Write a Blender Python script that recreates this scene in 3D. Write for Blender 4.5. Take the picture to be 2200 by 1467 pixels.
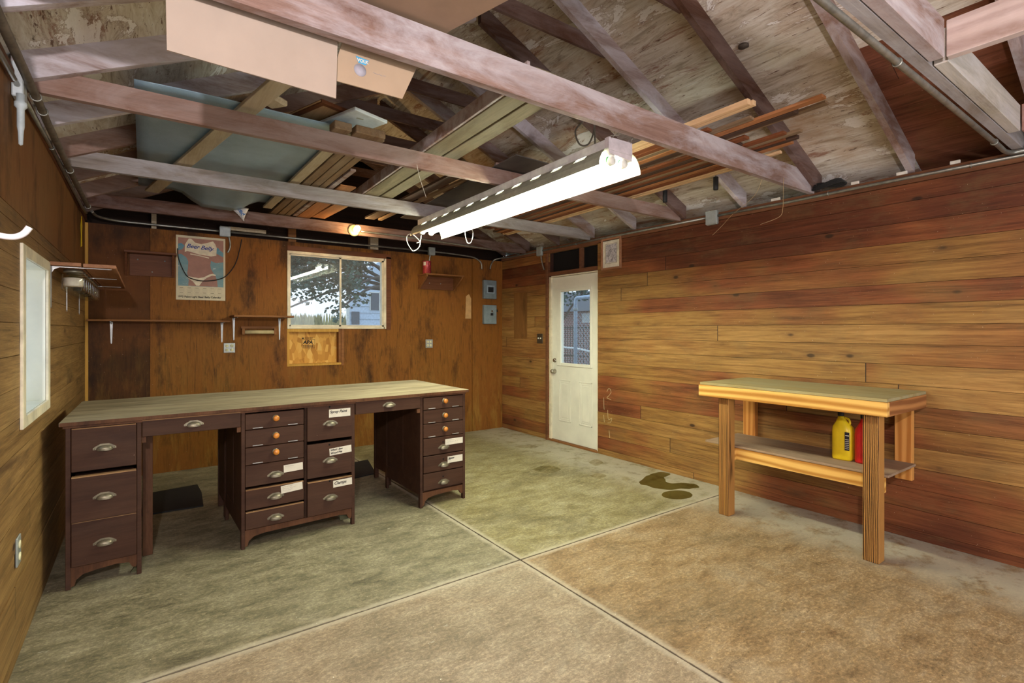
import bpy, bmesh, math, random
from mathutils import Vector, Matrix
random.seed(7)
R=math.radians
S=bpy.context.scene
COL=S.collection
for o in list(bpy.data.objects): bpy.data.objects.remove(o)
# ------------------------------------------------------------ camera
cd=bpy.data.cameras.new('camera'); cam=bpy.data.objects.new('camera',cd); COL.objects.link(cam)
cd.sensor_fit='HORIZONTAL'; cd.sensor_width=36.0; cd.lens=36.0*1100/2200
cam.location=(0,0,1.37); cam.rotation_euler=(R(90),0,-math.atan2(790,1100))
cd.shift_y=-(709-733.5)/2200*-1      # horizon at row 709
cd.clip_start=.02; cd.clip_end=200
S.camera=cam
# ------------------------------------------------------------ world, light, exposure
S.view_settings.view_transform='Standard'; S.view_settings.look='None'
S.view_settings.exposure=0.68; S.view_settings.gamma=1.0; S.view_settings.use_curve_mapping=False
w=bpy.data.worlds.new('sky'); S.world=w; w.use_nodes=True
wn=w.node_tree; bg=wn.nodes['Background']; bg.inputs[1].default_value=1.0
tc=wn.nodes.new('ShaderNodeTexCoord'); sp=wn.nodes.new('ShaderNodeSeparateXYZ'); rp=wn.nodes.new('ShaderNodeValToRGB')
wn.links.new(tc.outputs['Generated'],sp.inputs[0]); wn.links.new(sp.outputs['Z'],rp.inputs[0]); wn.links.new(rp.outputs[0],bg.inputs[0])
rp.color_ramp.elements[0].position=0.0; rp.color_ramp.elements[0].color=(.78,.87,.97,1)
rp.color_ramp.elements[1].position=.6; rp.color_ramp.elements[1].color=(.55,.74,1,1)
FLASH_W=138; OPENING_W=36; TUBE=74; BULB=46
def light(name,kind,loc,energy,color,rot=(0,0,0),size=.1,sy=None):
    l=bpy.data.lights.new(name,kind); l.energy=energy; l.color=color
    o=bpy.data.objects.new(name,l); COL.objects.link(o); o.location=loc; o.rotation_euler=rot
    if kind=='AREA':
        l.size=size
        if sy: l.shape='RECTANGLE'; l.size_y=sy
    else: l.shadow_soft_size=size
    return o
light('camera_flash','POINT',(-.30,-.30,2.02),FLASH_W,(1,.92,.93),size=.035)                 # the photographer's flash
light('garage_opening_daylight','AREA',(1.9,-1.55,1.15),OPENING_W,(1,.965,.94),(R(90),0,0),3.2,2.0)   # daylight through the open vehicle door behind the camera

# ------------------------------------------------------------ materials
def lin(c): return tuple(((x/255)/12.92 if x/255<=.04045 else (((x/255)+.055)/1.055)**2.4) for x in c)+(1,)
class G:
    def __init__(s,name):
        s.m=bpy.data.materials.new(name); s.m.use_nodes=True; s.n=s.m.node_tree; s.b=s.n.nodes['Principled BSDF']
        t=s.n.nodes.new('ShaderNodeTexCoord'); s.co=t.outputs['Object']
    def N(s,t,**k):
        n=s.n.nodes.new('ShaderNode'+t)
        for a,v in k.items(): setattr(n,a,v)
        return n
    def L(s,a,b):
        if isinstance(a,(int,float)): b.default_value=a
        elif isinstance(a,tuple): b.default_value=a
        else: s.n.links.new(a,b)
    def jit(s,amt=20):
        i=s.N('ObjectInfo'); v=s.N('VectorMath',operation='MULTIPLY_ADD'); c=s.N('CombineXYZ')
        for k in range(3): s.L(i.outputs['Random'],c.inputs[k])
        s.L(c.outputs[0],v.inputs[0]); v.inputs[1].default_value=(amt,amt*.7,amt*1.3); s.L(s.co,v.inputs[2]); return v.outputs[0]
    def map(s,v,scale=(1,1,1),loc=(0,0,0),rot=(0,0,0)):
        n=s.N('Mapping'); s.L(v,n.inputs[0]); n.inputs['Scale'].default_value=scale; n.inputs['Location'].default_value=loc; n.inputs['Rotation'].default_value=rot; return n.outputs[0]
    def noise(s,v,sc,det=6,ro=.6,di=0):
        n=s.N('TexNoise'); s.L(v,n.inputs['Vector']); n.inputs['Scale'].default_value=sc; n.inputs['Detail'].default_value=det
        n.inputs['Roughness'].default_value=ro; n.inputs['Distortion'].default_value=di; return n.outputs['Fac']
    def ramp(s,f,st):
        n=s.N('ValToRGB'); s.L(f,n.inputs[0]); e=n.color_ramp.elements
        while len(e)<len(st): e.new(.5)
        for q,(p,c) in zip(e,st):
            q.position=p; q.color=c if len(c)==4 else lin(c)
        return n.outputs[0]
    def step(s,f,a,b):
        n=s.N('MapRange'); s.L(f,n.inputs[0]); n.inputs[1].default_value=a; n.inputs[2].default_value=b; return n.outputs[0]
    def mix(s,f,a,b,mode='MIX'):
        n=s.N('MixRGB',blend_type=mode); s.L(f,n.inputs[0]); s.L(a,n.inputs[1]); s.L(b,n.inputs[2]); return n.outputs[0]
    def ma(s,op,a,b=0.,c=0.):
        n=s.N('Math',operation=op); s.L(a,n.inputs[0]); s.L(b,n.inputs[1]); s.L(c,n.inputs[2]); return n.outputs[0]
    def sep(s,v):
        n=s.N('SeparateXYZ'); s.L(v,n.inputs[0]); return n.outputs
    def comb(s,x,y,z):
        n=s.N('CombineXYZ'); s.L(x,n.inputs[0]); s.L(y,n.inputs[1]); s.L(z,n.inputs[2]); return n.outputs[0]
    def white(s,v,dim='1D'):
        n=s.N('TexWhiteNoise',noise_dimensions=dim); s.L(v,n.inputs['W' if dim=='1D' else 'Vector']); return n.outputs['Value']
    def out(s,col,rough=.7,bump=None,bs=.3,bd=.01,metal=0,spec=.3):
        s.L(col,s.b.inputs['Base Color']); s.L(rough,s.b.inputs['Roughness']); s.b.inputs['Metallic'].default_value=metal
        s.b.inputs['Specular IOR Level'].default_value=spec
        if bump is not None:
            n=s.N('Bump'); n.inputs['Strength'].default_value=bs; n.inputs['Distance'].default_value=bd; s.L(bump,n.inputs['Height']); s.L(n.outputs[0],s.b.inputs['Normal'])
        return s.m
MC={}
def plain(name,c,rough=.6,metal=0,spec=.4,var=.12,sc=18):
    if name in MC: return MC[name]
    g=G(name); n=g.noise(g.jit(),sc,5); d=tuple(x*(1-var*1.8) for x in lin(c)[:3])+(1,); l=tuple(min(1,x*(1+var)) for x in lin(c)[:3])+(1,)
    MC[name]=g.out(g.ramp(n,[(.3,d),(.7,l)]),rough,n,.05,.002,metal,spec); return MC[name]
AX={'x':(.06,1,1),'y':(1,.06,1),'z':(1,1,.06)}
def wood(name,d,l,ax='x',sc=14,con=(.35,.68),dust=None,dustc=(190,180,175),stain=.5,stainc=(45,28,18),rough=.75,rings=0,knots=0,bs=.35):
    if name in MC: return MC[name]
    g=G(name); v=g.jit(); a=AX[ax]; mv=g.map(v,a)
    n=g.noise(mv,sc*1.7,10,.68,.8); fine=g.noise(g.map(v,tuple(q if q==1 else .035 for q in a)),sc*13,4,.75)
    f=g.ma('MULTIPLY_ADD',fine,.4,g.ma('MULTIPLY',n,.62))
    if rings:
        wv=g.N('TexWave',wave_type='BANDS',bands_direction={'x':'Z','y':'Z','z':'Y'}[ax]); g.L(g.map(v,tuple(q if q==1 else .12 for q in a)),wv.inputs[0])
        wv.inputs['Scale'].default_value=rings; wv.inputs['Distortion'].default_value=5 if rings>20 else 11; wv.inputs['Detail'].default_value=2; wv.inputs['Detail Scale'].default_value=.5
        f=g.ma('MULTIPLY_ADD',wv.outputs['Fac'],.42,g.ma('MULTIPLY',f,.6))
    c=g.ramp(f,[(con[0],d),(con[1],l)])
    st=g.noise(g.map(v,tuple(.3 if q<1 else 1 for q in a)),5,9,.7)
    c=g.mix(g.ma('MULTIPLY',g.step(st,.53,.68),stain),c,lin(stainc))
    if knots:
        vo=g.N('TexVoronoi'); g.L(g.map(v,tuple(.45 if q<1 else 1 for q in a)),vo.inputs['Vector']); vo.inputs['Scale'].default_value=knots
        c=g.mix(g.ma('MULTIPLY',g.step(vo.outputs['Distance'],.13,.06),.85),c,lin((50,26,12)))
    if dust:
        dn=g.noise(g.map(v,tuple(.3 if q<1 else 1 for q in a)),6,9,.68,.6)
        c=g.mix(g.ma('MULTIPLY',g.step(dn,.40,.62),dust),c,lin(dustc))
    sk=g.noise(g.map(v,(.5,.5,.5) if ax=='z' else (1,1,1)),75,2,.9); c=g.mix(g.ma('MULTIPLY',g.step(sk,.755,.79),.55),c,lin((206,186,160)))
    MC[name]=g.out(c,rough,f,bs,.004,0,.16); return MC[name]

# plank clad wall: rows along `ax` with their own tones; rows are real boards with gaps, this only colours each
def plank_mat(name,cols,ax,pitch,L=2.9,z0=0,stain=.55,redrows=False):
    g=G(name); x,y,z=g.sep(g.co); al=y if ax=='y' else x
    row=g.ma('FLOOR',g.ma('DIVIDE',g.ma('SUBTRACT',z,z0),pitch)); off=g.white(row)
    seg=g.ma('FLOOR',g.ma('DIVIDE',g.ma('MULTIPLY_ADD',off,L*3,al),L)); idn=g.white(g.comb(row,seg,0.),'3D')
    sh=g.ma('MULTIPLY',idn,37.); v=g.comb(g.ma('ADD',al,sh),g.ma('MULTIPLY',sh,.7),g.ma('ADD',z,sh))
    m=g.map(v,(.05,1,1)); n=g.noise(m,24,10,.66,.9); fine=g.noise(g.map(v,(.03,1,1)),190,4,.75)
    f=g.ma('MULTIPLY_ADD',fine,.42,g.ma('MULTIPLY',n,.6))
    k=len(cols); st=[(i/(k-1),c) for i,c in enumerate(cols)]
    broad=g.noise(g.map(g.co,(.5,.5,.8)),1.1,3)
    tone=g.ma('MULTIPLY_ADD',g.ma('SUBTRACT',idn,.5),.55,g.ma('MULTIPLY_ADD',g.ma('SUBTRACT',broad,.5),1.6,.5))
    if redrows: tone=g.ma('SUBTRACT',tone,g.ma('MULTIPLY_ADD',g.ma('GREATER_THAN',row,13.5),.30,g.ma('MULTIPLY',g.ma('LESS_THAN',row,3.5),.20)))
    base=g.ramp(tone,st)
    c=g.mix(1.,base,g.ramp(f,[(.33,(128,116,104)),(.47,(206,198,188)),(.62,(255,255,255))]),'MULTIPLY')
    vo=g.N('TexVoronoi'); g.L(g.map(v,(.8,1,1.6)),vo.inputs['Vector']); vo.inputs['Scale'].default_value=2.9
    c=g.mix(g.ma('MULTIPLY',g.step(vo.outputs['Distance'],.21,.09),.3),c,lin((92,60,34)))
    c=g.mix(g.ma('MULTIPLY',g.step(vo.outputs['Distance'],.085,.05),.85),c,lin((40,24,14)))
    s1=g.noise(g.map(v,(.22,1,1.9)),3.6,8,.68,.7); c=g.mix(g.ma('MULTIPLY',g.step(s1,.58,.70),stain),c,lin((58,38,26)))
    s2=g.noise(g.map(v,(.5,1,1)),6,8,.7,.4); c=g.mix(g.ma('MULTIPLY',g.step(s2,.5,.7),.35),c,lin((110,92,58)))
    wf=g.noise(g.co,85,2,.6); c=g.mix(g.ma('MULTIPLY',g.step(wf,.745,.77),.6),c,lin((214,200,170)))
    jn=g.ma('ABSOLUTE',g.ma('SUBTRACT',g.ma('FRACT',g.ma('DIVIDE',g.ma('MULTIPLY_ADD',off,L*3,al),L)),.5))
    c=g.mix(g.step(jn,.4993,.4997),c,lin((28,18,12)))
    sc=g.noise(g.map(g.co,(3,3,9),rot=(.3,.2,.4)),16,3,.8); c=g.mix(g.ma('MULTIPLY',g.step(sc,.73,.78),.5),c,lin((190,165,130)))
    return g.out(c,.62,f,.5,.003,0,.3)
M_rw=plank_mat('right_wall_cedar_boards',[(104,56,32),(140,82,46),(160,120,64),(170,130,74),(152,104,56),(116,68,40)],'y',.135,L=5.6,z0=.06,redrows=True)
M_lw=plank_mat('left_wall_boards',[(128,98,58),(158,124,76),(142,110,64),(170,136,86)],'y',.135,L=5.2,z0=.05)
M_roofb=plank_mat('roof_red_boards',[(110,66,50),(132,82,62),(120,72,50)],'y',.09,z0=.02)
def plywall(name,d,l):
    g=G(name); m=g.map(g.co,(1,1,.10)); n=g.noise(m,16,10,.7,2.2); f2=g.noise(g.map(g.co,(1,1,.04)),150,3,.7); n=g.ma('MULTIPLY_ADD',f2,.35,g.ma('MULTIPLY',n,.68)); c=g.ramp(n,[(.34,d),(.5,l),(.66,d)])
    b=g.noise(g.co,1.3,4); c=g.mix(g.step(b,.35,.7),c,lin((150,92,36)),'MULTIPLY') if 0 else g.mix(g.ma('MULTIPLY',g.step(b,.42,.7),.55),c,lin((128,76,32)))
    x,y,z=g.sep(g.co)
    dr=g.noise(g.map(g.co,(1,1,.18)),9,8,.7,.5); low=g.step(z,1.3,.2)
    c=g.mix(g.ma('MULTIPLY',g.ma('MULTIPLY',g.step(dr,.5,.72),low),.8),c,lin((150,118,52)))
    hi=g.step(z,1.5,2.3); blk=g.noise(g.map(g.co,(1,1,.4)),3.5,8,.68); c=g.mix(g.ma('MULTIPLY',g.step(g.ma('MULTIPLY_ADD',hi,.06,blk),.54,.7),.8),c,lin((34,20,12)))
    sp_=g.noise(g.co,90,2,.7); c=g.mix(g.ma('MULTIPLY',g.step(sp_,.735,.76),.7),c,lin((200,180,150)))
    return g.out(c,.66,n,.2,.002,0,.18)
M_ply=plywall('stained_plywood',(84,52,18),(132,84,30)); M_plyl=plywall('stained_plywood_left',(108,76,46),(132,96,58)); M_plyd=plywall('darker_stained_plywood',(50,29,12),(72,44,18))
def roofply(name):
    g=G(name); m=g.map(g.co,(1,.12,1)); n=g.noise(m,22,10,.72,1.); c=g.ramp(n,[(.34,(150,136,120)),(.47,(196,186,172)),(.64,(216,212,204))])
    big=g.noise(g.map(g.co,(.9,.5,.9)),1.9,7,.66); c=g.mix(g.ma('MULTIPLY',g.step(big,.50,.62),.6),c,lin((168,130,92)))
    rd=g.noise(g.map(g.co,(1,.22,1),loc=(5,2,1)),6,10,.76,.8); c=g.mix(g.ma('MULTIPLY',g.step(rd,.56,.62),.75),c,lin((134,86,66)))
    wh=g.noise(g.map(g.co,(1,.35,1),loc=(1,7,3)),3.8,10,.74,.8); whs=g.step(wh,.575,.585); c=g.mix(g.ma('MULTIPLY',whs,.85),c,lin((232,230,228)))
    rim=g.ma('MULTIPLY',g.step(wh,.555,.572),g.ma('SUBTRACT',1.,whs)); c=g.mix(g.ma('MULTIPLY',rim,.5),c,lin((118,84,64)))
    sp_=g.noise(g.map(g.co,(1,.12,1),loc=(3,3,3)),58,4,.72,.3); c=g.mix(g.ma('MULTIPLY',g.step(sp_,.635,.66),.85),c,lin((92,60,44)))
    sp2=g.noise(g.map(g.co,(1,.3,1),loc=(8,1,2)),24,5,.75,.3); c=g.mix(g.ma('MULTIPLY',g.step(sp2,.66,.69),.8),c,lin((74,52,40)))
    return g.out(c,.8,g.ma('ADD',n,wh),.5,.005,0,.2)
M_roof=roofply('weathered_roof_plywood')
M_truss=wood('weathered_truss_lumber',(116,88,76),(156,130,120),'x',12,dust=.65,dustc=(196,192,198),stain=.35,stainc=(74,44,36))
M_trussw=wood('pale_dusty_rafter',(136,116,110),(184,168,166),'x',12,dust=.95,dustc=(214,210,220),stain=.3,stainc=(110,66,62))
M_trussp=wood('pinkish_chord_lumber',(112,84,70),(148,116,102),'x',12,dust=.4,dustc=(186,172,168),stain=.35,stainc=(80,50,42))
M_trussd=wood('dark_truss_lumber',(72,48,38),(108,78,64),'x',12,dust=.28,dustc=(176,160,160),stain=.5,stainc=(50,32,28))
M_trussg=wood('grey_truss_lumber',(112,100,92),(156,146,138),'x',12,dust=.7,dustc=(176,172,176),stain=.3,stainc=(74,62,54))
M_plate=wood('top_plate_lumber',(92,58,38),(126,84,58),'y',12,stain=.5)
M_heady=wood('pale_header_lumber',(156,134,126),(182,164,158),'y',9,dust=.4,dustc=(220,206,206),stain=.15,rings=6)
M_boardy=wood('old_attic_boards',(104,80,58),(150,122,92),'y',16,stain=.45,dust=.3,dustc=(160,148,130))
M_boardb=wood('brown_trim_stock',(104,58,36),(140,86,54),'y',18,stain=.5)
M_boardo=wood('orange_trim_stock',(150,96,60),(182,128,86),'y',18,stain=.3)
M_boardd=wood('dark_trim_stock',(62,46,38),(92,70,58),'y',18,stain=.4)
M_boardp=wood('pale_new_pine',(198,160,120),(222,190,150),'y',18,stain=.1)
M_desk=wood('dark_painted_desk',(54,34,25),(74,49,36),'x',9,stain=.4,stainc=(34,22,22),dust=.22,dustc=(88,66,52),rough=.6,bs=.12)
M_deskr=wood('worn_red_desk_frame',(62,38,24),(96,62,40),'z',11,stain=.6,stainc=(36,22,18),dust=.3,dustc=(120,84,60),rough=.6,bs=.2)
M_desktop=wood('dusty_scuffed_desktop',(96,84,66),(146,132,106),'x',7,con=(.36,.62),stain=.8,stainc=(80,66,48),dust=.5,dustc=(160,148,122),rough=.85,bs=.15)
M_raw=wood('raw_worn_edge',(120,84,54),(176,142,102),'x',16,stain=.5)
M_pine=wood('knotty_yellow_pine',(176,122,54),(222,176,98),'y',7,rings=7,knots=2.6,stain=.12,rough=.55,bs=.1)
M_pinez=wood('back_leg_pine',(172,110,50),(206,146,78),'z',7,rings=7,stain=.12,rough=.55,bs=.1)
M_post=wood('treated_post_lumber',(44,27,14),(168,120,64),'z',8,con=(.36,.58),rings=30,stain=.15,rough=.6,bs=.3)
M_benchtop=wood('dusty_bench_plywood',(136,118,74),(170,154,108),'y',8,stain=.35,stainc=(104,90,60),dust=.5,dustc=(150,150,124),rough=.8,bs=.1)
M_shelf=wood('brown_shelf_board',(112,72,38),(146,98,56),'x',14,stain=.3,rough=.55)
M_shelfy=wood('reddish_shelf_board',(134,90,62),(166,120,88),'y',14,stain=.2,rough=.6)
M_boxw=wood('dark_red_wood',(84,50,30),(114,70,44),'x',14,stain=.3,rough=.5)
M_yellowpine=wood('new_framing_pine',(176,128,52),(208,164,84),'z',12,stain=.1)
M_galv=plain('galvanised_conduit',(150,150,142),.4,.75,.5,.2)
M_rust=plain('old_brown_conduit',(112,104,92),.55,.45,.4,.25)
M_greybox=plain('grey_steel_box',(150,156,152),.45,.2,.4)
M_panel=plain('grey_breaker_enamel',(118,132,138),.45,.1,.4)
M_black=plain('black_rubber',(28,28,30),.65)
M_dark=plain('dark_void',(14,11,9),.9)
M_white=plain('white_enamel',(226,224,214),.4)
M_door=plain('door_white_paint',(222,220,204),.45,0,.4,.06,4)
M_trimw=plain('aged_white_trim',(216,206,180),.5,0,.4,.15,9)
M_chrome=plain('satin_nickel',(190,184,170),.25,.95,.5)
M_brass=plain('aged_pewter_pull',(132,124,104),.42,.6,.5,.25,30)
M_knob=plain('amber_wood_knob',(206,130,50),.3,0,.6,.2,30)
M_steelbr=plain('zinc_shelf_bracket',(176,176,174),.4,.5)
M_paper=plain('paper_card',(214,208,192),.8,0,.2,.05)
M_ink=plain('black_ink',(24,22,24),.8)
M_card=plain('tan_cardboard',(172,150,126),.85,0,.15,.05,5)
M_cardp=plain('pinkish_cardboard',(172,156,142),.85,0,.15,.04,5)
M_cardi=plain('brown_cardboard',(150,126,106),.85,0,.15,.08,5)
M_cord=plain('white_cord',(226,222,206),.6)
M_yellow=plain('yellow_plastic',(232,200,30),.38,0,.5,.05)
M_red=plain('red_plastic',(206,34,34),.38,0,.5,.05)
M_bag=plain('white_plastic_bag',(206,202,200),.5)
M_blue=plain('printed_blue_ink',(70,160,205),.7)
M_blueg=plain('printed_grey_blue_ink',(160,158,168),.8)
M_navy=plain('navy_script_ink',(34,60,140),.7)
M_mat=plain('black_floor_mat',(24,23,22),.8)
M_canred=plain('red_can_paint',(170,58,62),.35,.3,.5,.35,40)
M_whited=plain('glossy_white_laminate',(206,216,224),.35)
M_slotlight=plain('slot_light_white',(214,208,198),.9)  # white of the modelled lamp-slot light spots on the plate
g=G('blue_grey_foil_sheet'); n=g.noise(g.co,2.5,6); vo=g.N('TexVoronoi'); g.L(g.co,vo.inputs['Vector']); vo.inputs['Scale'].default_value=70
c=g.ramp(n,[(.3,(126,152,168)),(.7,(166,192,208))]); c=g.mix(g.ma('MULTIPLY',g.step(vo.outputs['Distance'],.22,.1),.35),c,lin((206,216,220)))
M_foil=g.out(c,.4,vo.outputs['Distance'],.1,.002,.25,.5)
g=G('grey_panel_sheet'); n=g.noise(g.map(g.co,(1,.4,1)),4,7); M_gpan=g.out(g.ramp(n,[(.3,(72,68,66)),(.7,(104,98,94))]),.6,n,.1,.002)
def emis(name,c,s):
    g=G(name); g.n.nodes.remove(g.b); e=g.N('Emission'); e.inputs[0].default_value=c; e.inputs[1].default_value=s
    g.n.links.new(e.outputs[0],g.n.nodes['Material Output'].inputs[0]); return g.m
M_tube=emis('lit_fluorescent_tube',(.96,1,.76,1),TUBE)
M_bulb=emis('lit_filament_bulb',(1,.66,.26,1),60)
def glassmat(name,tint,glossc=(1,1,1,1),rough=0.,haze=0.):
    g=G(name); g.n.nodes.remove(g.b); t=g.N('BsdfTransparent'); t.inputs[0].default_value=tint; gl=g.N('BsdfGlossy'); gl.inputs['Color'].default_value=glossc; gl.inputs['Roughness'].default_value=rough
    f=g.N('Fresnel'); f.inputs[0].default_value=1.5; ge=g.N('NewGeometry'); m=g.N('MixShader'); g.L(g.ma('MULTIPLY',f.outputs[0],g.ma('SUBTRACT',1.,ge.outputs['Backfacing'])),m.inputs[0]); g.L(t.outputs[0],m.inputs[1]); g.L(gl.outputs[0],m.inputs[2]); o=m.outputs[0]
    if haze:
        d=g.N('BsdfDiffuse'); d.inputs[0].default_value=(.8,.85,.9,1); m2=g.N('MixShader'); m2.inputs[0].default_value=haze; g.L(o,m2.inputs[1]); g.L(d.outputs[0],m2.inputs[2]); o=m2.outputs[0]
    g.n.links.new(o,g.n.nodes['Material Output'].inputs[0]); return g.m
M_glass=glassmat('dusty_window_glass',(.93,.96,.98,1),haze=.06)
g=G('jar_glass'); g.n.nodes.remove(g.b); t_=g.N('BsdfTransparent'); t_.inputs[0].default_value=(.95,.95,.9,1); gl=g.N('BsdfGlossy'); gl.inputs['Roughness'].default_value=.06; lw=g.N('LayerWeight'); lw.inputs[0].default_value=.22; m_=g.N('MixShader'); g.L(g.ma('MULTIPLY',lw.outputs['Facing'],.75),m_.inputs[0]); g.L(t_.outputs[0],m_.inputs[1]); g.L(gl.outputs[0],m_.inputs[2]); g.n.links.new(m_.outputs[0],g.n.nodes['Material Output'].inputs[0]); M_jar=g.m

# floor concrete: four slabs, each its own tint, wear and stains
g=G('stained_concrete'); x,y,z=g.sep(g.co)
right=g.step(x,1.76,1.88); near=g.step(y,2.50,2.40)
right=g.ma('GREATER_THAN',x,1.822); near=g.ma('LESS_THAN',y,2.452)
big=g.noise(g.co,1.5,8,.64,.5); mid=g.noise(g.map(g.co,(1,2.2,1),rot=(0,0,.45)),4.2,10,.72,.4); fine=g.noise(g.co,120,4,.8); str_=g.noise(g.map(g.co,(1,3.2,1),rot=(0,0,.5)),9,9,.74,.3)
cA=g.ramp(mid,[(.34,(106,102,82)),(.48,(142,136,112)),(.66,(172,166,142))])
cB=g.ramp(mid,[(.34,(126,116,78)),(.48,(152,144,106)),(.66,(176,170,138))])
cC=g.ramp(mid,[(.34,(146,130,108)),(.5,(168,152,130)),(.66,(186,172,150))])
cD=g.ramp(mid,[(.34,(132,108,78)),(.48,(162,138,104)),(.68,(184,164,134))])
c=g.mix(near,g.mix(right,cA,cB),g.mix(right,cC,cD))
c=g.mix(g.ma('MULTIPLY',g.step(big,.5,.66),g.ma('MULTIPLY_ADD',near,-.15,.5)),c,lin((92,86,66)))
c=g.mix(g.ma('MULTIPLY',g.step(big,.44,.28),.4),c,lin((184,180,164)))
c=g.mix(g.ma('MULTIPLY',g.step(str_,.56,.68),.4),c,lin((88,80,64)))
c=g.mix(g.ma('MULTIPLY',g.step(str_,.42,.32),.3),c,lin((196,190,170)))
med=g.noise(g.map(g.co,(1,1.5,1)),42,6,.8,.2)
c=g.mix(.6,c,g.ramp(med,[(.36,(104,100,94)),(.5,(150,147,142)),(.64,(214,210,202))]),'OVERLAY')
c=g.mix(.4,c,g.ramp(fine,[(.3,(108,104,98)),(.7,(208,204,196))]),'OVERLAY')
rp_=g.noise(g.co,6,8,.7); edge=g.step(x,3.35,3.7); c=g.mix(g.ma('MULTIPLY',g.ma('MULTIPLY',edge,g.step(rp_,.36,.5)),.75),c,lin((178,172,154)))
fl=g.noise(g.map(g.co,(1,1,1),loc=(9,4,0)),62,2,.5); c=g.mix(g.step(fl,.76,.77),c,lin((226,222,210)))
bk=g.noise(g.map(g.co,(1,1,1),loc=(2,14,0)),34,3,.5); c=g.mix(g.ma('MULTIPLY',g.step(bk,.735,.75),.7),c,lin((60,54,46)))
pat=g.noise(g.map(g.co,(1,2,1),loc=(4,1,0)),10,7,.7); c=g.mix(g.ma('MULTIPLY',g.step(pat,.66,.70),.5),c,lin((206,204,190)))
wob=g.ma('MULTIPLY',g.ma('SUBTRACT',g.noise(g.co,14,6,.7),.5),.05)
dj=g.ma('MINIMUM',g.ma('ABSOLUTE',g.ma('SUBTRACT',x,1.822)),g.ma('ABSOLUTE',g.ma('SUBTRACT',y,2.452)))
dj2=g.ma('ADD',dj,wob)
c=g.mix(g.ma('MULTIPLY',g.step(dj2,.045,.02),.55),c,lin((188,178,158)))
c=g.mix(g.ma('MULTIPLY',g.step(g.ma('MULTIPLY_ADD',wob,.35,dj),.008,.0035),.7),c,lin((76,64,52)))
M_floor=g.out(c,g.ramp(big,[(.3,(.42,.42,.42,1)),(.7,(.62,.62,.62,1))]),g.ma('MULTIPLY_ADD',fine,.6,mid),.3,.004,0,.3)
# OSB panel
g=G('strand_board'); vo=g.N('TexVoronoi',feature='F1'); g.L(g.map(g.co,(1,1,.45),rot=(0,.5,0)),vo.inputs['Vector']); vo.inputs['Scale'].default_value=26
sv=g.sep(vo.outputs['Color']); M_osb=g.out(g.ramp(sv[0],[(0,(168,112,36)),(.5,(206,152,66)),(.95,(222,178,96)),(1,(140,84,30))]),.6,sv[1],.3,.003)
# lap siding, bricks, crops, leaves
def solid(name,c,r=.7): return plain(name,c,r)
M_siding=solid('pale_blue_siding',(196,210,222)); M_leaf=plain('dark_green_leaves',(60,94,82),.6,0,.3,.5,3)
M_bark=solid('grey_bark',(70,66,62)); M_corn=plain('dry_corn_rows',(168,160,110),.9,0,.1,.4,2); M_grass=plain('dull_lawn',(96,116,84),.95,0,.1,.3,3)
M_iron=solid('black_iron',(24,26,30)); M_pave=solid('grey_pavement',(150,156,160))
g=G('red_brick'); b=g.N('TexBrick'); q_=g.sep(g.co); g.L(g.comb(q_[1],q_[2],0.),b.inputs[0]); b.inputs['Scale'].default_value=3.2; b.inputs['Color1'].default_value=lin((150,100,92)); b.inputs['Color2'].default_value=lin((128,84,80)); b.inputs['Mortar'].default_value=lin((190,180,176)); b.inputs['Mortar Size'].default_value=.03
M_brick=g.out(b.outputs[0],.8)

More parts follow.
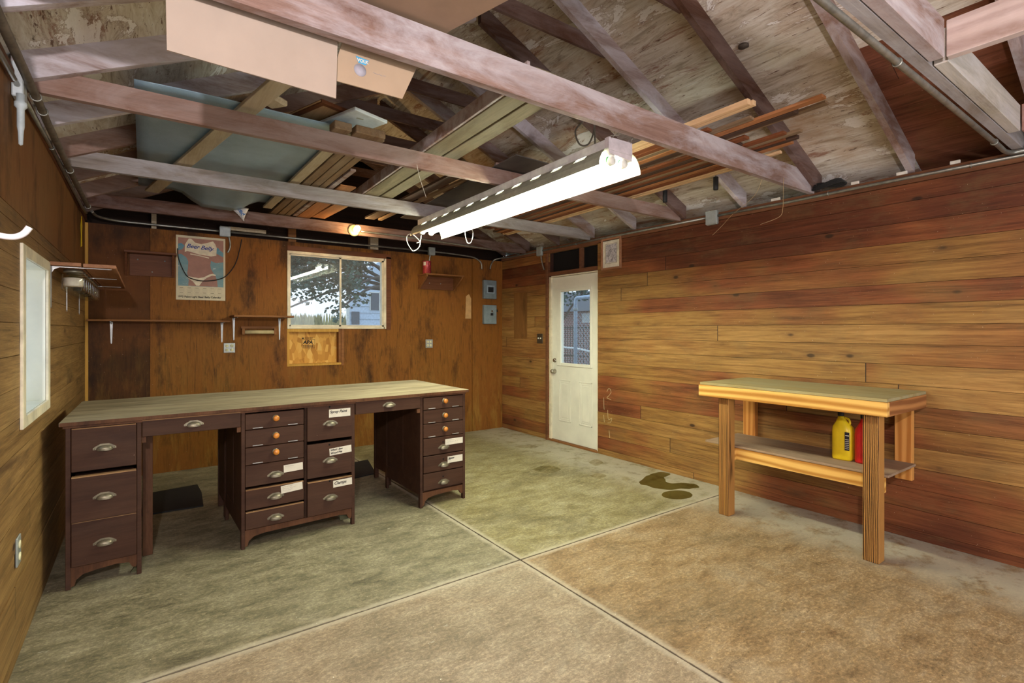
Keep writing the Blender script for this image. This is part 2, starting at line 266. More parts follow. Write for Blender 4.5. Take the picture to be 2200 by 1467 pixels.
# ------------------------------------------------------------ mesh builder
class MB:
    def __init__(s): s.bm=bmesh.new(); s.mi=0
    def _f(s,vs,smooth=False):
        try: f=s.bm.faces.new(vs); f.material_index=s.mi; f.smooth=smooth; return f
        except ValueError: return None
    def hexa(s,P,bev=0):
        if bev:
            t=bmesh.new(); v=[t.verts.new(p) for p in P]
            for q in ((0,3,2,1),(4,5,6,7),(0,1,5,4),(1,2,6,5),(2,3,7,6),(3,0,4,7)): t.faces.new([v[i] for i in q])
            bmesh.ops.bevel(t,geom=list(t.edges),offset=bev,segments=1,affect='EDGES',profile=.5)
            m={a:s.bm.verts.new(a.co) for a in t.verts}
            for f in t.faces: s._f([m[a] for a in f.verts])
            t.free(); return s
        v=[s.bm.verts.new(p) for p in P]
        for q in ((0,3,2,1),(4,5,6,7),(0,1,5,4),(1,2,6,5),(2,3,7,6),(3,0,4,7)): s._f([v[i] for i in q])
        return s
    def box(s,x0,y0,z0,x1,y1,z1,bev=0):
        x0,x1=sorted((x0,x1)); y0,y1=sorted((y0,y1)); z0,z1=sorted((z0,z1))
        return s.hexa([(x0,y0,z0),(x1,y0,z0),(x1,y1,z0),(x0,y1,z0),(x0,y0,z1),(x1,y0,z1),(x1,y1,z1),(x0,y1,z1)],bev)
    def beam(s,a,b,wd,ht,up=(0,0,1),bev=0,seg=1,jit=0):
        a=Vector(a); b=Vector(b); d=(b-a).normalized(); up=Vector(up); r=d.cross(up).normalized(); u=r.cross(d)
        P=[]
        for q in (a,b):
            P+= [q-r*wd/2-u*ht/2,q+r*wd/2-u*ht/2,q+r*wd/2+u*ht/2,q-r*wd/2+u*ht/2]
        return s.hexa([P[0],P[1],P[2],P[3],P[4],P[5],P[6],P[7]],bev)
    def tube(s,pts,r,seg=8,cap=True):
        pts=[Vector(p) for p in pts]; rings=[]; prev=None
        for i,p in enumerate(pts):
            d=(pts[min(i+1,len(pts)-1)]-pts[max(i-1,0)]).normalized()
            if prev is None:
                u=d.orthogonal().normalized()
            else:
                u=(prev-d*prev.dot(d)).normalized()
            prev=u; v=d.cross(u); rr=r[i] if isinstance(r,(list,tuple)) else r
            rings.append([s.bm.verts.new(p+u*math.cos(2*math.pi*k/seg)*rr+v*math.sin(2*math.pi*k/seg)*rr) for k in range(seg)])
        for a,b in zip(rings,rings[1:]):
            for k in range(seg): s._f([a[k],a[(k+1)%seg],b[(k+1)%seg],b[k]],seg>5)
        if cap: s._f(rings[0][::-1]); s._f(rings[-1])
        return s
    def lathe(s,c,prof,seg=24,ax='z',sx=1,a0=0,a1=2*math.pi):
        c=Vector(c); full=abs(a1-a0-2*math.pi)<1e-6; n=seg if full else seg+1; rings=[]
        for (r,h) in prof:
            ring=[]
            for k in range(n):
                t=a0+(a1-a0)*k/seg; x=r*math.cos(t)*sx; y=r*math.sin(t)
                p={'z':(x,y,h),'y':(x,h,y),'x':(h,x,y)}[ax]; ring.append(s.bm.verts.new(c+Vector(p)))
            rings.append(ring)
        for a,b in zip(rings,rings[1:]):
            for k in range(n if full else n-1): s._f([a[k],a[(k+1)%n],b[(k+1)%n],b[k]],True)
        if full:
            if prof[0][0]>1e-5: s._f(rings[0][::-1])
            if prof[-1][0]>1e-5: s._f(rings[-1])
        return s
    def prism(s,poly,o,u,v,t):
        o=Vector(o);u=Vector(u);v=Vector(v);t=Vector(t)
        a=[s.bm.verts.new(o+u*p[0]+v*p[1]) for p in poly]; b=[s.bm.verts.new(o+u*p[0]+v*p[1]+t) for p in poly]
        s._f(a[::-1]); s._f(b); n=len(poly)
        for k in range(n): s._f([a[k],a[(k+1)%n],b[(k+1)%n],b[k]])
        return s
    def quad(s,*P): s._f([s.bm.verts.new(p) for p in P]); return s
    def text(s,txt,size,o,u,v,shear=0,align='LEFT',bold=0):
        cu=bpy.data.curves.new('t','FONT'); cu.body=txt; cu.size=size; cu.shear=shear; cu.align_x=align; cu.extrude=.0003; cu.offset=bold
        ob=bpy.data.objects.new('t',cu); COL.objects.link(ob); me=bpy.data.meshes.new_from_object(ob)
        o=Vector(o);u=Vector(u);v=Vector(v);n=u.cross(v); vs=[s.bm.verts.new(o+u*q.co.x+v*q.co.y+n*q.co.z) for q in me.vertices]
        for f in me.polygons: s._f([vs[i] for i in f.vertices])
        bpy.data.objects.remove(ob); bpy.data.curves.remove(cu); bpy.data.meshes.remove(me); return s
    def scrib(s,o,u,v,w,h,r):
        o=Vector(o);u=Vector(u);v=Vector(v); x=0; rr=random.Random(int(w*1e5)+int(o.x*1e4))
        while x<w:
            n=rr.randint(3,5); l=min(w-x,rr.uniform(.12,.22)*w+.002); s.tube([o+u*(x+l*k/n)+v*(h*(.5+rr.uniform(-.5,.5))) for k in range(n+1)],r,4,False); x+=l+w*.05
        return s
    def build(s,name,mat,parent=None,local=False,origin=None):
        bmesh.ops.recalc_face_normals(s.bm,faces=list(s.bm.faces))
        me=bpy.data.meshes.new(name)
        if parent is not None:
            off=Vector((0,0,0)) if local else -wloc(parent); loc=Vector((0,0,0))
        else:
            if origin is None and s.bm.verts:
                xs=[v.co for v in s.bm.verts]; mn=Vector([min(q[i] for q in xs) for i in range(3)]); mx=Vector([max(q[i] for q in xs) for i in range(3)])
                origin=((mn.x+mx.x)/2,(mn.y+mx.y)/2,mn.z)
            loc=Vector(origin); off=-loc
        bmesh.ops.translate(s.bm,verts=list(s.bm.verts),vec=off); s.bm.to_mesh(me); s.bm.free()
        for m in (mat if isinstance(mat,(list,tuple)) else [mat]): me.materials.append(m)
        o=bpy.data.objects.new(name,me); COL.objects.link(o)
        if parent is not None: o.parent=parent
        else: o.location=loc
        return o
def wloc(o):
    v=Vector((0,0,0))
    while o is not None: v+=o.location; o=o.parent
    return v
def tag(o,label,cat,group=None,kind=None):
    o['label']=label; o['category']=cat
    if group: o['group']=group
    if kind: o['kind']=kind
    return o
def thing(name,label,cat,loc=(0,0,0),rz=0,group=None):
    o=bpy.data.objects.new(name,None); COL.objects.link(o); o.location=loc; o.rotation_euler=(0,0,rz); o.empty_display_size=.05
    return tag(o,label,cat,group)
def struct(o): o['kind']='structure'; return o
def bx(*a,bev=0): return MB().box(*a,bev=bev)
def arc(c,r,a0,a1,u,v,n=10):
    c=Vector(c);u=Vector(u);v=Vector(v); return [c+u*r*math.cos(a0+(a1-a0)*k/n)+v*r*math.sin(a0+(a1-a0)*k/n) for k in range(n+1)]
def spl(P,n=8):
    P=[Vector(p) for p in P]; out=[]
    for i in range(len(P)-1):
        p0=P[max(i-1,0)];p1=P[i];p2=P[i+1];p3=P[min(i+2,len(P)-1)]
        for k in range(n):
            t=k/n; out.append(.5*((2*p1)+(p2-p0)*t+(2*p0-5*p1+4*p2-p3)*t*t+(3*p1-p0-3*p2+p3)*t**3))
    out.append(P[-1]); return out
XL,XR,YB,YF=-.43,4.10,5.95,-1.6
PZ=2.40; RX=(XL+XR)/2; SL=.47; RD=.135     # plate height, ridge x, slope, rafter depth (vertical)
def under(x): return PZ+SL*(min(x-XL,XR-x))
# ------------------------------------------------------------ floor
m=MB()
for (a,b) in ((XL-.05,1.819),(1.825,XR+.12)):
    for (c0,d0) in ((YF,2.449),(2.455,YB+.1)): m.box(a,c0,-.1,b,d0,0,bev=.0015)
m.mi=1; m.box(XL-.05,YF,-.14,XR+.12,YB+.1,-.012)
struct(m.build('floor',[M_floor,plain('joint_dirt',(96,84,68),.95)],origin=(0,0,0)))
# ------------------------------------------------------------ walls
def planks(m,ax,f,fo,a0,a1,z0,z1,pitch,holes,zoff=0):
    rows=[]; z=z0+zoff-pitch
    while z<z1:
        lo=max(z,z0); hi=min(z+pitch,z1)
        if hi-lo>.004: rows.append((lo,hi))
        z+=pitch
    for lo,hi in rows:
        cuts=sorted({lo,hi}|{h for H_ in holes for h in H_[2:4] if lo<h<hi})
        j=random.uniform(-.0015,.0015)
        for l2,h2 in zip(cuts,cuts[1:]):
            mid=(l2+h2)/2; iv=[(a0,a1)]
            for (b0,b1,c0,c1) in holes:
                if c0<mid<c1:
                    nv=[]
                    for (p,q) in iv:
                        if b0>p: nv.append((p,min(q,b0)))
                        if b1<q: nv.append((max(p,b1),q))
                    iv=[t for t in nv if t[1]-t[0]>.002]
            gb=.0012 if l2==lo else 0; gt=.0012 if h2==hi else 0
            for (p,q) in iv:
                if ax=='y': m.box(f+j,p,l2+gb,fo,q,h2-gt)
                else: m.box(p,f+j,l2+gb,q,fo,h2-gt)
DH=[(4.07,4.925,-1,2.04),(4.075,4.925,2.085,2.325)]
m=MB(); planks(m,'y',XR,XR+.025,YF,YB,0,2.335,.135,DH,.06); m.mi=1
for (p,q,l,h) in ((YF,4.07,0,2.398),(4.925,YB+.1,0,2.398),(4.07,4.925,2.335,2.398)): m.box(XR+.026,p,l,XR+.12,q,h)
m.box(XR+.12,YF,2.37,XR+.30,YB+.1,2.385); m.box(XR+.29,YF,2.38,XR+.31,YB+.1,2.46)
m.box(XR+.026,4.07,2.04,XR+.12,4.925,2.085)
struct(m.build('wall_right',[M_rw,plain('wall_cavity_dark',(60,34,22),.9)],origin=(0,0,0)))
m=MB(); planks(m,'y',XL,XL-.025,YF,YB,0,1.86,.135,[(3.03,3.71,.975,1.71)],.05); m.mi=1
m.box(XL,YF,1.862,XL-.02,YB,2.40); m.mi=2
for (p,q,l,h) in ((YF,3.03,0,2.398),(3.71,YB+.1,0,2.398),(3.03,3.71,0,.975),(3.03,3.71,1.71,2.398)): m.box(XL-.026,p,l,XL-.14,q,h)
m.box(XL-.30,YF,2.37,XL-.12,YB+.1,2.385); m.box(XL-.31,YF,2.38,XL-.29,YB+.1,2.46)
struct(m.build('wall_left',[M_lw,M_plyl,MC['wall_cavity_dark']],origin=(0,0,0)))
# back wall: plywood sheets with a window opening and a boarded-up niche
m=MB(); WX0,WX1,WZ0,WZ1=1.262,2.385,1.385,2.235; NX0,NX1,NZ0=1.262,1.845,.985
TZ=2.335
for (a,b,l,h) in ((XL,.042,0,TZ),(.045,WX0,0,TZ),(WX0,WX1,WZ1,TZ),(NX1,WX1,0,WZ0),(NX0,NX1,0,NZ0),(WX1,3.603,0,TZ),(3.608,XR,0,TZ)): m.mi=2 if a<0 else 0; m.box(a,YB-(.008 if a>3.6 else 0),l,b,YB+.018,h)
m.mi=1
for (a,b,l,h) in ((XL-.1,WX0,0,2.33),(WX1,XR+.1,0,2.33),(WX0,WX1,0,NZ0),(NX1,WX1,NZ0,WZ0),(WX0,WX1,WZ1,2.33)): m.box(a,YB+.02,l,b,YB+.14,h)
struct(m.build('wall_back',[M_ply,MC['wall_cavity_dark'],M_plyd],origin=(0,0,0)))
# gable above the back wall (dark boards behind the studs) and the front wall with the vehicle opening behind the camera
m=MB(); m.prism([(XL-.1,2.33),(XR+.1,2.33),(XR+.1,2.52),(RX,3.62),(XL-.1,2.52)],(0,YB+.11,0),(1,0,0),(0,0,1),(0,.03,0))
struct(m.build('wall_back_gable',wood('dark_gable_boards',(26,18,13),(46,30,22),'x',10),origin=(0,0,0)))
m=MB(); m.box(XL-.1,YF,0,.25,YF-.1,2.5); m.box(3.55,YF,0,XR+.1,YF-.1,2.5); m.box(.25,YF,2.15,3.55,YF-.1,2.5)
m.prism([(XL-.1,2.5),(XR+.1,2.5),(XR+.1,2.52),(RX,3.62),(XL-.1,2.52)],(0,YF-.1,0),(1,0,0),(0,0,1),(0,.1,0))
struct(m.build('wall_front',M_lw,origin=(0,0,0)))
# roof sheathing = ceiling
def roofz(x): return under(x)+RD
m=MB()
def slab(xa,xb,ya,yb,mi,t=.018):
    m.mi=mi; m.hexa([(xa,ya,roofz(xa)),(xb,ya,roofz(xb)),(xb,yb,roofz(xb)),(xa,yb,roofz(xa)),(xa,ya,roofz(xa)+t),(xb,ya,roofz(xb)+t),(xb,yb,roofz(xb)+t),(xa,yb,roofz(xa)+t)])
for (a,b) in ((RX,3.02),(3.024,XR+.3)):
    for (y0,y1) in ((1.205,3.59),(3.594,YB+.15)): slab(a,b,y0,y1,0)
slab(RX,2.66,YF-.1,1.2,0); slab(2.664,3.24,YF-.1,1.2,0)
x=3.243
while x<XR+.3: slab(x,min(x+.155,XR+.3),YF-.1,1.2,1); x+=.158
for (a,b) in ((XL-.3,.66),(.664,RX)):
    for (y0,y1) in ((YF-.1,.56),(.564,2.95),(2.954,YB+.15)): slab(a,b,y0,y1,0)
m.mi=1
struct(m.build('ceiling',[M_roof,M_roofb],origin=(0,0,0)))
# plates
struct(bx(XR-.012,YF,2.337,XR+.09,YB,PZ).build('trim_1',M_plate,origin=(0,0,0)))
struct(bx(XL+.012,YF,2.352,XL-.09,YB,PZ).build('trim_2',M_plate,origin=(0,0,0)))
struct(bx(XL,YB+.02,2.3,XR,YB+.108,2.338).build('trim_3',M_plate,origin=(0,0,0)))
struct(bx(XL+.001,YB-.03,.02,XL+.022,YB-.002,2.33).build('trim_4',M_yellowpine,origin=(0,0,0)))
# ------------------------------------------------------------ trusses
names={-.62:'far behind the camera',-.02:'directly overhead',.57:'with the doubled pale bottom chord',1.19:'without a chord, third rafter on the right slope',1.76:'carrying the long pinkish chord the fluorescent light hangs from',
 2.35:'without a chord, between the light hanger chord and the next chord',2.94:'whose chord carries the cabinet doors and wood blocks',3.54:'without a chord, just beyond the chord with the cabinet doors',4.14:'whose grey chord is streaked by light from the lamp slots',
 4.74:'without a chord, before the light bulb chord',5.34:'whose dark chord holds the bare bulb',5.885:'closest to the back gable wall'}
chords={1.76:(1.80,2.395,2.545,M_truss),2.94:(2.98,2.395,2.503,M_trussp),4.14:(4.18,2.388,2.498,M_trussg),5.34:(5.38,2.378,2.492,M_trussd),-.62:(-.58,2.4,2.54,M_truss)}
for i,y in enumerate(sorted(names)):
    t=thing('roof_truss','roof truss '+names[y],'roof truss',(RX,y+.019,PZ),group='roof trusses')
    for sd in (0,1):
        xe=XL-.02 if sd==0 else XR+.02; xo=RX-.019 if sd==0 else RX+.019
        ze=PZ+.002; zo=under(xo)
        m=MB(); pts=[(xe,ze),(xo,zo),(xo,zo+RD-.002),(xe,ze+RD-.002)]
        m.prism(pts,(0,y,0),(1,0,0),(0,0,1),(0,.038,0)); m.build('rafter',({2.35:M_trussw,2.94:M_trussw,3.54:M_trussw,1.76:M_trussw}.get(y,M_trussp) if sd==0 else {1.76:M_trussd,2.94:M_trussd,1.19:M_truss,2.35:M_trussw,3.54:M_trussw}.get(y,M_trussd if y>4.5 else M_truss)),t)
    if y<1 and y>.5: pass
    z0=3.175; xh=(z0+.115-PZ-RD)/SL
    m=MB(); m.box(XL+xh+.01,y+.039,z0,XR-xh-.01,y+.058,z0+.1); m.build('collar_tie',M_trussd,t)
    if y in chords:
        cy,za,zb,mt=chords[y]; m=MB(); zt=min(zb,PZ+RD-.01)
        xc=(zb-PZ-RD)/SL
        m.prism([(XL+.012,za),(XR-.012,za),(XR-.012,PZ+RD-.012),(XR-max(xc,.03)-.05,zb),(XL+max(xc,.03)+.05,zb),(XL+.012,PZ+RD-.012)],(0,cy,0),(1,0,0),(0,0,1),(0,.036,0)); m.build('bottom_chord',mt,t)
    if abs(y-.57)<.01:
        m=MB(); m.prism([(XL+.012,2.4),(XR-.012,2.4),(XR-.012,2.52),(XR-.1,2.55),(XL+.1,2.55),(XL+.012,2.52)],(0,.668,0),(1,0,0),(0,0,1),(0,.042,0)); m.build('bottom_chord',M_trussg,t)
        m=MB(); m.box(XL+.05,.618,2.4,2.455,.664,2.545,bev=.002); m.build('bottom_chord',M_truss,t)
        m=MB(); m.box(2.505,.618,2.402,3.685,.664,2.535,bev=.002); m.build('bottom_chord',wood('pale_weathered_chord',(150,142,130),(196,188,176),'x',12,dust=.5,dustc=(206,202,204),stain=.25),t)
for k,(xa,lb) in enumerate(((2.46,'pale pink header board running back from the doubled chord, upper one'),(3.69,'reddish header board running back from the doubled chord near the right wall'))):
    tag(bx(xa,-.56,2.402,xa+.04,.614,2.54,bev=.002).build('ceiling_header',M_heady if k==0 else wood('red_header_lumber',(130,84,72),(160,112,98),'y',9,dust=.3),None),lb,'header board')
# short dark blocking board seen between rafters at the top right
# ------------------------------------------------------------ window 1 (back wall)
t=bpy.data.objects.new('window_1',None); COL.objects.link(t); t.location=(WX0,YB,WZ0); struct(t)
y0,y1=YB-.012,YB+.05
m=MB(); fw=.022
m.box(WX0,y0,WZ0,WX0+fw,y1,WZ1); m.box(WX1-fw-.008,y0,WZ0,WX1,y1,WZ1); m.box(WX0+fw,y0,WZ0,WX1-fw,y1,WZ0+.026); m.box(WX0+fw,y0,WZ1-.03,WX1-fw,y1,WZ1)
m.build('window_frame',M_trimw,t)
xm=1.842
m=MB()
for (a,b,yy) in ((WX0+fw,xm+.012,YB+.012),(xm-.014,WX1-fw-.008,YB-.004)):
    s_=.016; m.box(a,yy,WZ0+.026,a+s_,yy+.014,WZ1-.03); m.box(b-s_-.006,yy,WZ0+.026,b,yy+.014,WZ1-.03); m.box(a,yy,WZ0+.026,b,yy+.014,WZ0+.026+s_); m.box(a,yy,WZ1-.03-s_,b,yy+.014,WZ1-.03)
m.build('sash',M_trimw,t)
m=MB(); m.box(WX0+.03,YB+.018,WZ0+.04,xm,YB+.021,WZ1-.044); m.build('glass_pane',M_glass,t)
m=MB(); m.box(xm,YB+.003,WZ0+.04,WX1-.036,YB+.006,WZ1-.044); m.build('glass_pane',M_glass,t)
m=MB(); m.box(xm-.004,YB-.014,1.80,xm+.008,YB-.004,1.86); m.build('latch',M_greybox,t)
m=MB(); m.box(WX0-.045,YB-.014,NZ0-.02,WX0-.003,YB-.001,WZ0+.02) if 0 else m.box(WX0,y1,WZ0,WX0+.02,YB+.14,WZ1); m.box(WX1-.02,y1,WZ0,WX1,YB+.14,WZ1); m.box(WX0,y1,WZ0,WX1,YB+.14,WZ0+.02); m.box(WX0,y1,WZ1-.02,WX1,YB+.14,WZ1)
m.build('reveal',M_trimw,t)
# brown casing strips round the window and niche
m=MB(); m.box(WX1+.002,YB-.012,WZ0-.01,WX1+.06,YB-.001,WZ1+.02); m.box(WX0,YB-.012,WZ1+.002,WX1+.06,YB-.001,WZ1+.055)
struct(m.build('trim_5',M_boxw,origin=(0,0,0)))
# ------------------------------------------------------------ strand-board niche
t=thing('niche_panel','strand board patch framed in yellow pine below the window, with printed stamp','wall panel',(1.55,YB,NZ0))
bx(NX0+.002,YB+.075,NZ0+.002,NX1-.002,YB+.088,WZ0-.002).build('strand_panel',M_osb,t)
m=MB(); m.box(NX0,YB,WZ0-.035,NX1-.03,YB+.07,WZ0-.001); m.box(NX0,YB+.002,NZ0,NX0+.024,YB+.07,WZ0-.037); m.box(NX0,YB-.006,NZ0-.012,NX1,YB+.07,NZ0+.012); m.build('pine_frame',M_yellowpine,t)
m=MB(); m.box(NX1-.028,YB,NZ0+.014,NX1,YB+.07,WZ0-.002); m.box(NX1,YB-.012,NZ0-.02,NX1+.03,YB-.001,WZ0-.002); m.build('jamb_strip',M_shelf,t)
m=MB(); a=(1.44,YB+.0745,0); U=(1,0,0); V=(0,0,1)
m.text('APA',.055,(1.445,YB+.0742,1.215),U,V,.2,bold=.002); [m.box(1.443+.019*k,YB+.0738,z_,1.458+.019*k,YB+.0746,z_+.008) for k in range(6) for z_ in (1.178,1.194)]; m.text('Norbord',.018,(1.45,YB+.0742,1.272),U,V)if 0 else [m.box(1.462+.018*k,YB+.0738,1.277,1.476+.018*k,YB+.0746,1.285) for k in range(5)]
for (x0,z0,x1,z1) in ((1.434,1.167,1.572,1.170),(1.434,1.264,1.572,1.268),(1.434,1.167,1.437,1.268),(1.569,1.167,1.572,1.268)): m.box(x0,YB+.0738,z0,x1,YB+.0746,z1)
m.prism([(0,0),(.018,.012),(.03,0),(.018,-.006)],(1.427,YB+.0738,1.276),U,V,(0,.0008,0)); m.build('grade_stamp',M_ink,t)
# ------------------------------------------------------------ window 2 (left wall)
t=bpy.data.objects.new('window_2',None); COL.objects.link(t); t.location=(XL,3.37,.97); struct(t)
m=MB(); xa,xb=XL,XL+.012
m.box(xa,2.985,.945,xb,3.05,1.742,bev=.002); m.box(xa,3.69,.945,xb,3.757,1.742,bev=.002); m.box(xa,3.05,1.69,xb,3.69,1.742,bev=.002); m.box(xa,3.05,.945,xb,3.69,.995,bev=.002); m.build('window_casing',M_trimw,t)
m=MB(); m.box(XL-.16,3.035,.98,XL-.001,3.05,1.705); m.box(XL-.16,3.69,.98,XL-.001,3.705,1.705); m.box(XL-.16,3.05,1.69,XL-.001,3.69,1.705); m.box(XL-.16,3.05,.98,XL-.001,3.69,.995); m.build('reveal',M_door,t)
m=MB(); m.box(XL-.15,3.05,.995,XL-.145,3.69,1.69); m.build('glass_pane',M_glass,t)
# ------------------------------------------------------------ door 1
t=bpy.data.objects.new('door_1',None); COL.objects.link(t); t.location=(XR,4.48,0); struct(t)
DY0,DY1=4.082,4.885; xf=XR+.028; xk=xf+.042
GY0,GY1,GZ0,GZ1=4.215,4.72,.97,1.835; oy0,oy1,oz0,oz1=4.18,4.785,.935,1.868
m=MB(); m.box(xf,DY0,.025,xk,GY0,2.018); m.box(xf,GY1,.025,xk,DY1,2.018); m.box(xf,GY0,.025,xk,GY1,GZ0); m.box(xf,GY0,GZ1,xk,GY1,2.018); m.build('door_slab',M_door,t)
m=MB()
for (a,b,c0,d0) in ((oy0,GY0+.004,oz0,oz1),(GY1-.004,oy1,oz0,oz1),(GY0,GY1,oz0,GZ0+.004),(GY0,GY1,GZ1-.004,oz1)): m.box(xf-.012,a,c0,xf,b,d0,bev=.004)
m.build('glazing_trim',M_door,t)
m=MB(); m.box(xf+.01,GY0,GZ0,xf+.014,GY1,GZ1); m.build('glass_pane',M_glass,t)
for (a,b) in ((4.545,4.756),(4.188,4.398)):
    m=MB(); z0,z1=.262,.77
    for q,(d,tk) in enumerate(((0,.014),(.03,.006))):
        m.box(xf-.005+q*.002,a+d,z0+d,xf,b-d,z0+d+tk,bev=.0015); m.box(xf-.005+q*.002,a+d,z1-d-tk,xf,b-d,z1-d,bev=.0015); m.box(xf-.005+q*.002,a+d,z0+d,xf,a+d+tk,z1-d,bev=.0015); m.box(xf-.005+q*.002,b-d-tk,z0+d,xf,b-d,z1-d,bev=.0015)
    m.box(xf-.003,a+.05,z0+.05,xf,b-.05,z1-.05,bev=.0015); m.build('raised_panel',M_door,t)
for nm,z,r in (('deadbolt',.997,.026),('door_knob',.862,.028)):
    m=MB(); prof=[(0,-.022 if nm=='deadbolt' else -.062),(r*.7,-.020 if nm=='deadbolt' else -.058),(r*.9,-.012 if nm=='deadbolt' else -.045),(r*.5,-.01 if nm=='deadbolt' else -.028),(r*1.05,-.006),(r*1.1,0)]
    m.lathe((xf,4.838,z),prof,20,'x'); m.build(nm,M_chrome,t)
m=MB()
for z in (1.79,1.0,.3): m.box(xf-.004,DY0-.012,z-.05,xf+.004,DY0+.004,z+.05,bev=.001)
m.build('hinge',plain('worn_brass_hinge',(176,150,96),.4,.6),t)
m=MB(); m.box(XR-.002,4.072,0,XR+.075,4.081,2.03); m.box(XR+.01,4.888,0,XR+.075,4.924,2.03); m.box(XR+.01,4.081,2.022,XR+.075,4.888,2.038); m.build('door_frame',M_trimw,t)
m=MB(); m.box(XR-.01,4.072,0,XR+.09,4.924,.022,bev=.003); m.build('threshold',M_shelf,t)
m=MB(); m.box(XR-.018,4.927,0,XR-.001,4.965,2.33); m.box(XR-.012,4.073,2.04,XR+.02,4.925,2.084); m.box(XR-.008,4.34,2.086,XR+.05,4.362,2.325); m.box(XR-.008,4.073,2.326,XR+.02,4.925,2.345); 
struct(m.build('trim_6',M_plate,origin=(0,0,0)))
bx(XR-.004,4.926,.03,XR-.022,4.93,2.0)
struct(bx(XR+.08,4.07,2.086,XR+.118,4.925,2.33).build('trim_7',M_dark,origin=(0,0,0)))
# ------------------------------------------------------------ the long dark desk with pedestals
desk=thing('workshop_desk','long dark brown painted desk with many drawers and a dusty top','desk',(-.337,3.549,0),R(1.4646))
def L(m,name,mat,parent=None): return m.build(name,mat,parent or desk,local=True)
m=MB(); m.prism([(-.024,-.02),(2.484,-.02),(2.505,.985),(.03,.985),(.02,.96)],(0,0,.868),(1,0,0),(0,1,0),(0,0,.018)); L(m,'desktop',M_desktop)
m=MB(); m.box(-.022,-.0225,.8665,2.483,-.0195,.8855); m.box(-.01,-.006,.852,2.465,.01,.868); L(m,'front_edging',M_deskr)
def cup(m,cx,z,y,w=.036,h=.02,d=.022):
    n=14; k=6; rows=[]; h=.021; d=.024
    for j in range(k+2):
        ph=math.pi/2*min(j,k)/k; dz=-.008 if j==k+1 else 0; row=[]
        for i in range(n+1):
            th=math.pi*i/n; row.append(m.bm.verts.new((cx+w*math.cos(th),y-.001-d*math.sin(th)**.7*math.sin(ph),z-.006+h*math.sin(th)*math.cos(ph)+dz*math.sin(th)**.3)))
        rows.append(row)
    for a,b in zip(rows,rows[1:]):
        for i in range(n): m._f([a[i],a[i+1],b[i+1],b[i]],True)
    m.prism([(-w-.014,-.006),(w+.014,-.006),(w+.014,.004),(w,.014),(w*.5,h+.003),(-w*.5,h+.003),(-w,.014),(-w-.014,.004)],(cx,y-.0015,z-h*.1),(1,0,0),(0,0,1),(0,.002,0))
    for sx in (-1,1): m.lathe((cx+sx*(w+.008),y-.003,z-h*.1),[(0,-.001),(.003,.0),(.003,.002)],8,'y')
def pedestal(x0,x1,dep,rear_leg=True,right_arch=True):
    w=.022; m=MB()
    for (a,b) in ((x0,x0+w),(x1-w,x1)):
        m.box(a,0,0,b,.032,.868,bev=.002); m.box(a,dep-.034,0,b,dep,.868,bev=.002)
    m.box(x0+.004,.03,.10,x0+.012,dep-.03,.868); m.box(x1-.012,.03,.10,x1-.004,dep-.03,.868)
    for xx in (x0+.002,x1-.012):
        m.box(xx,.03,.10,xx+.010,dep-.03,.20,bev=.001); m.box(xx,dep*.5-.02,.2,xx+.010,dep*.5+.02,.868,bev=.001); m.box(xx,.03,.80,xx+.010,dep-.03,.868)
    m.box(x0+.01,.03,.11,x1-.01,dep-.01,.12); m.box(x0+.01,dep-.02,.12,x1-.01,dep-.012,.868); L(m,'pedestal',M_desk)
    m=MB(); a=x0+w; b=x1-w; wd=b-a
    poly=[(a,.115),(a,.012),(a+.014,.016),(a+.022,.045),(a+.05,.068),(a+.11,.078)]
    poly+=[(b-.09,.085),(b-.035,.078),(b-.02,.05),(b-.004,.045),(b,.06),(b,.115)]
    m.prism(poly,(0,.004,0),(1,0,0),(0,0,1),(0,.018,0)); L(m,'skirt',M_deskr)
pedestal(0,.325,.29); pedestal(.827,1.546,.66); pedestal(2.057,2.462,.66)
m=MB(); m.box(.335,.262,0,.386,.292,.78,bev=.002); L(m,'divider_board',M_deskr)
m=MB(); m.box(1.205,.003,.115,1.22,.03,.868); m.box(.826,-.002,.756,.846,.02,.868) if 0 else m.box(1.205,.003,.115,1.22,.03,.868); L(m,'mullion',M_desk)
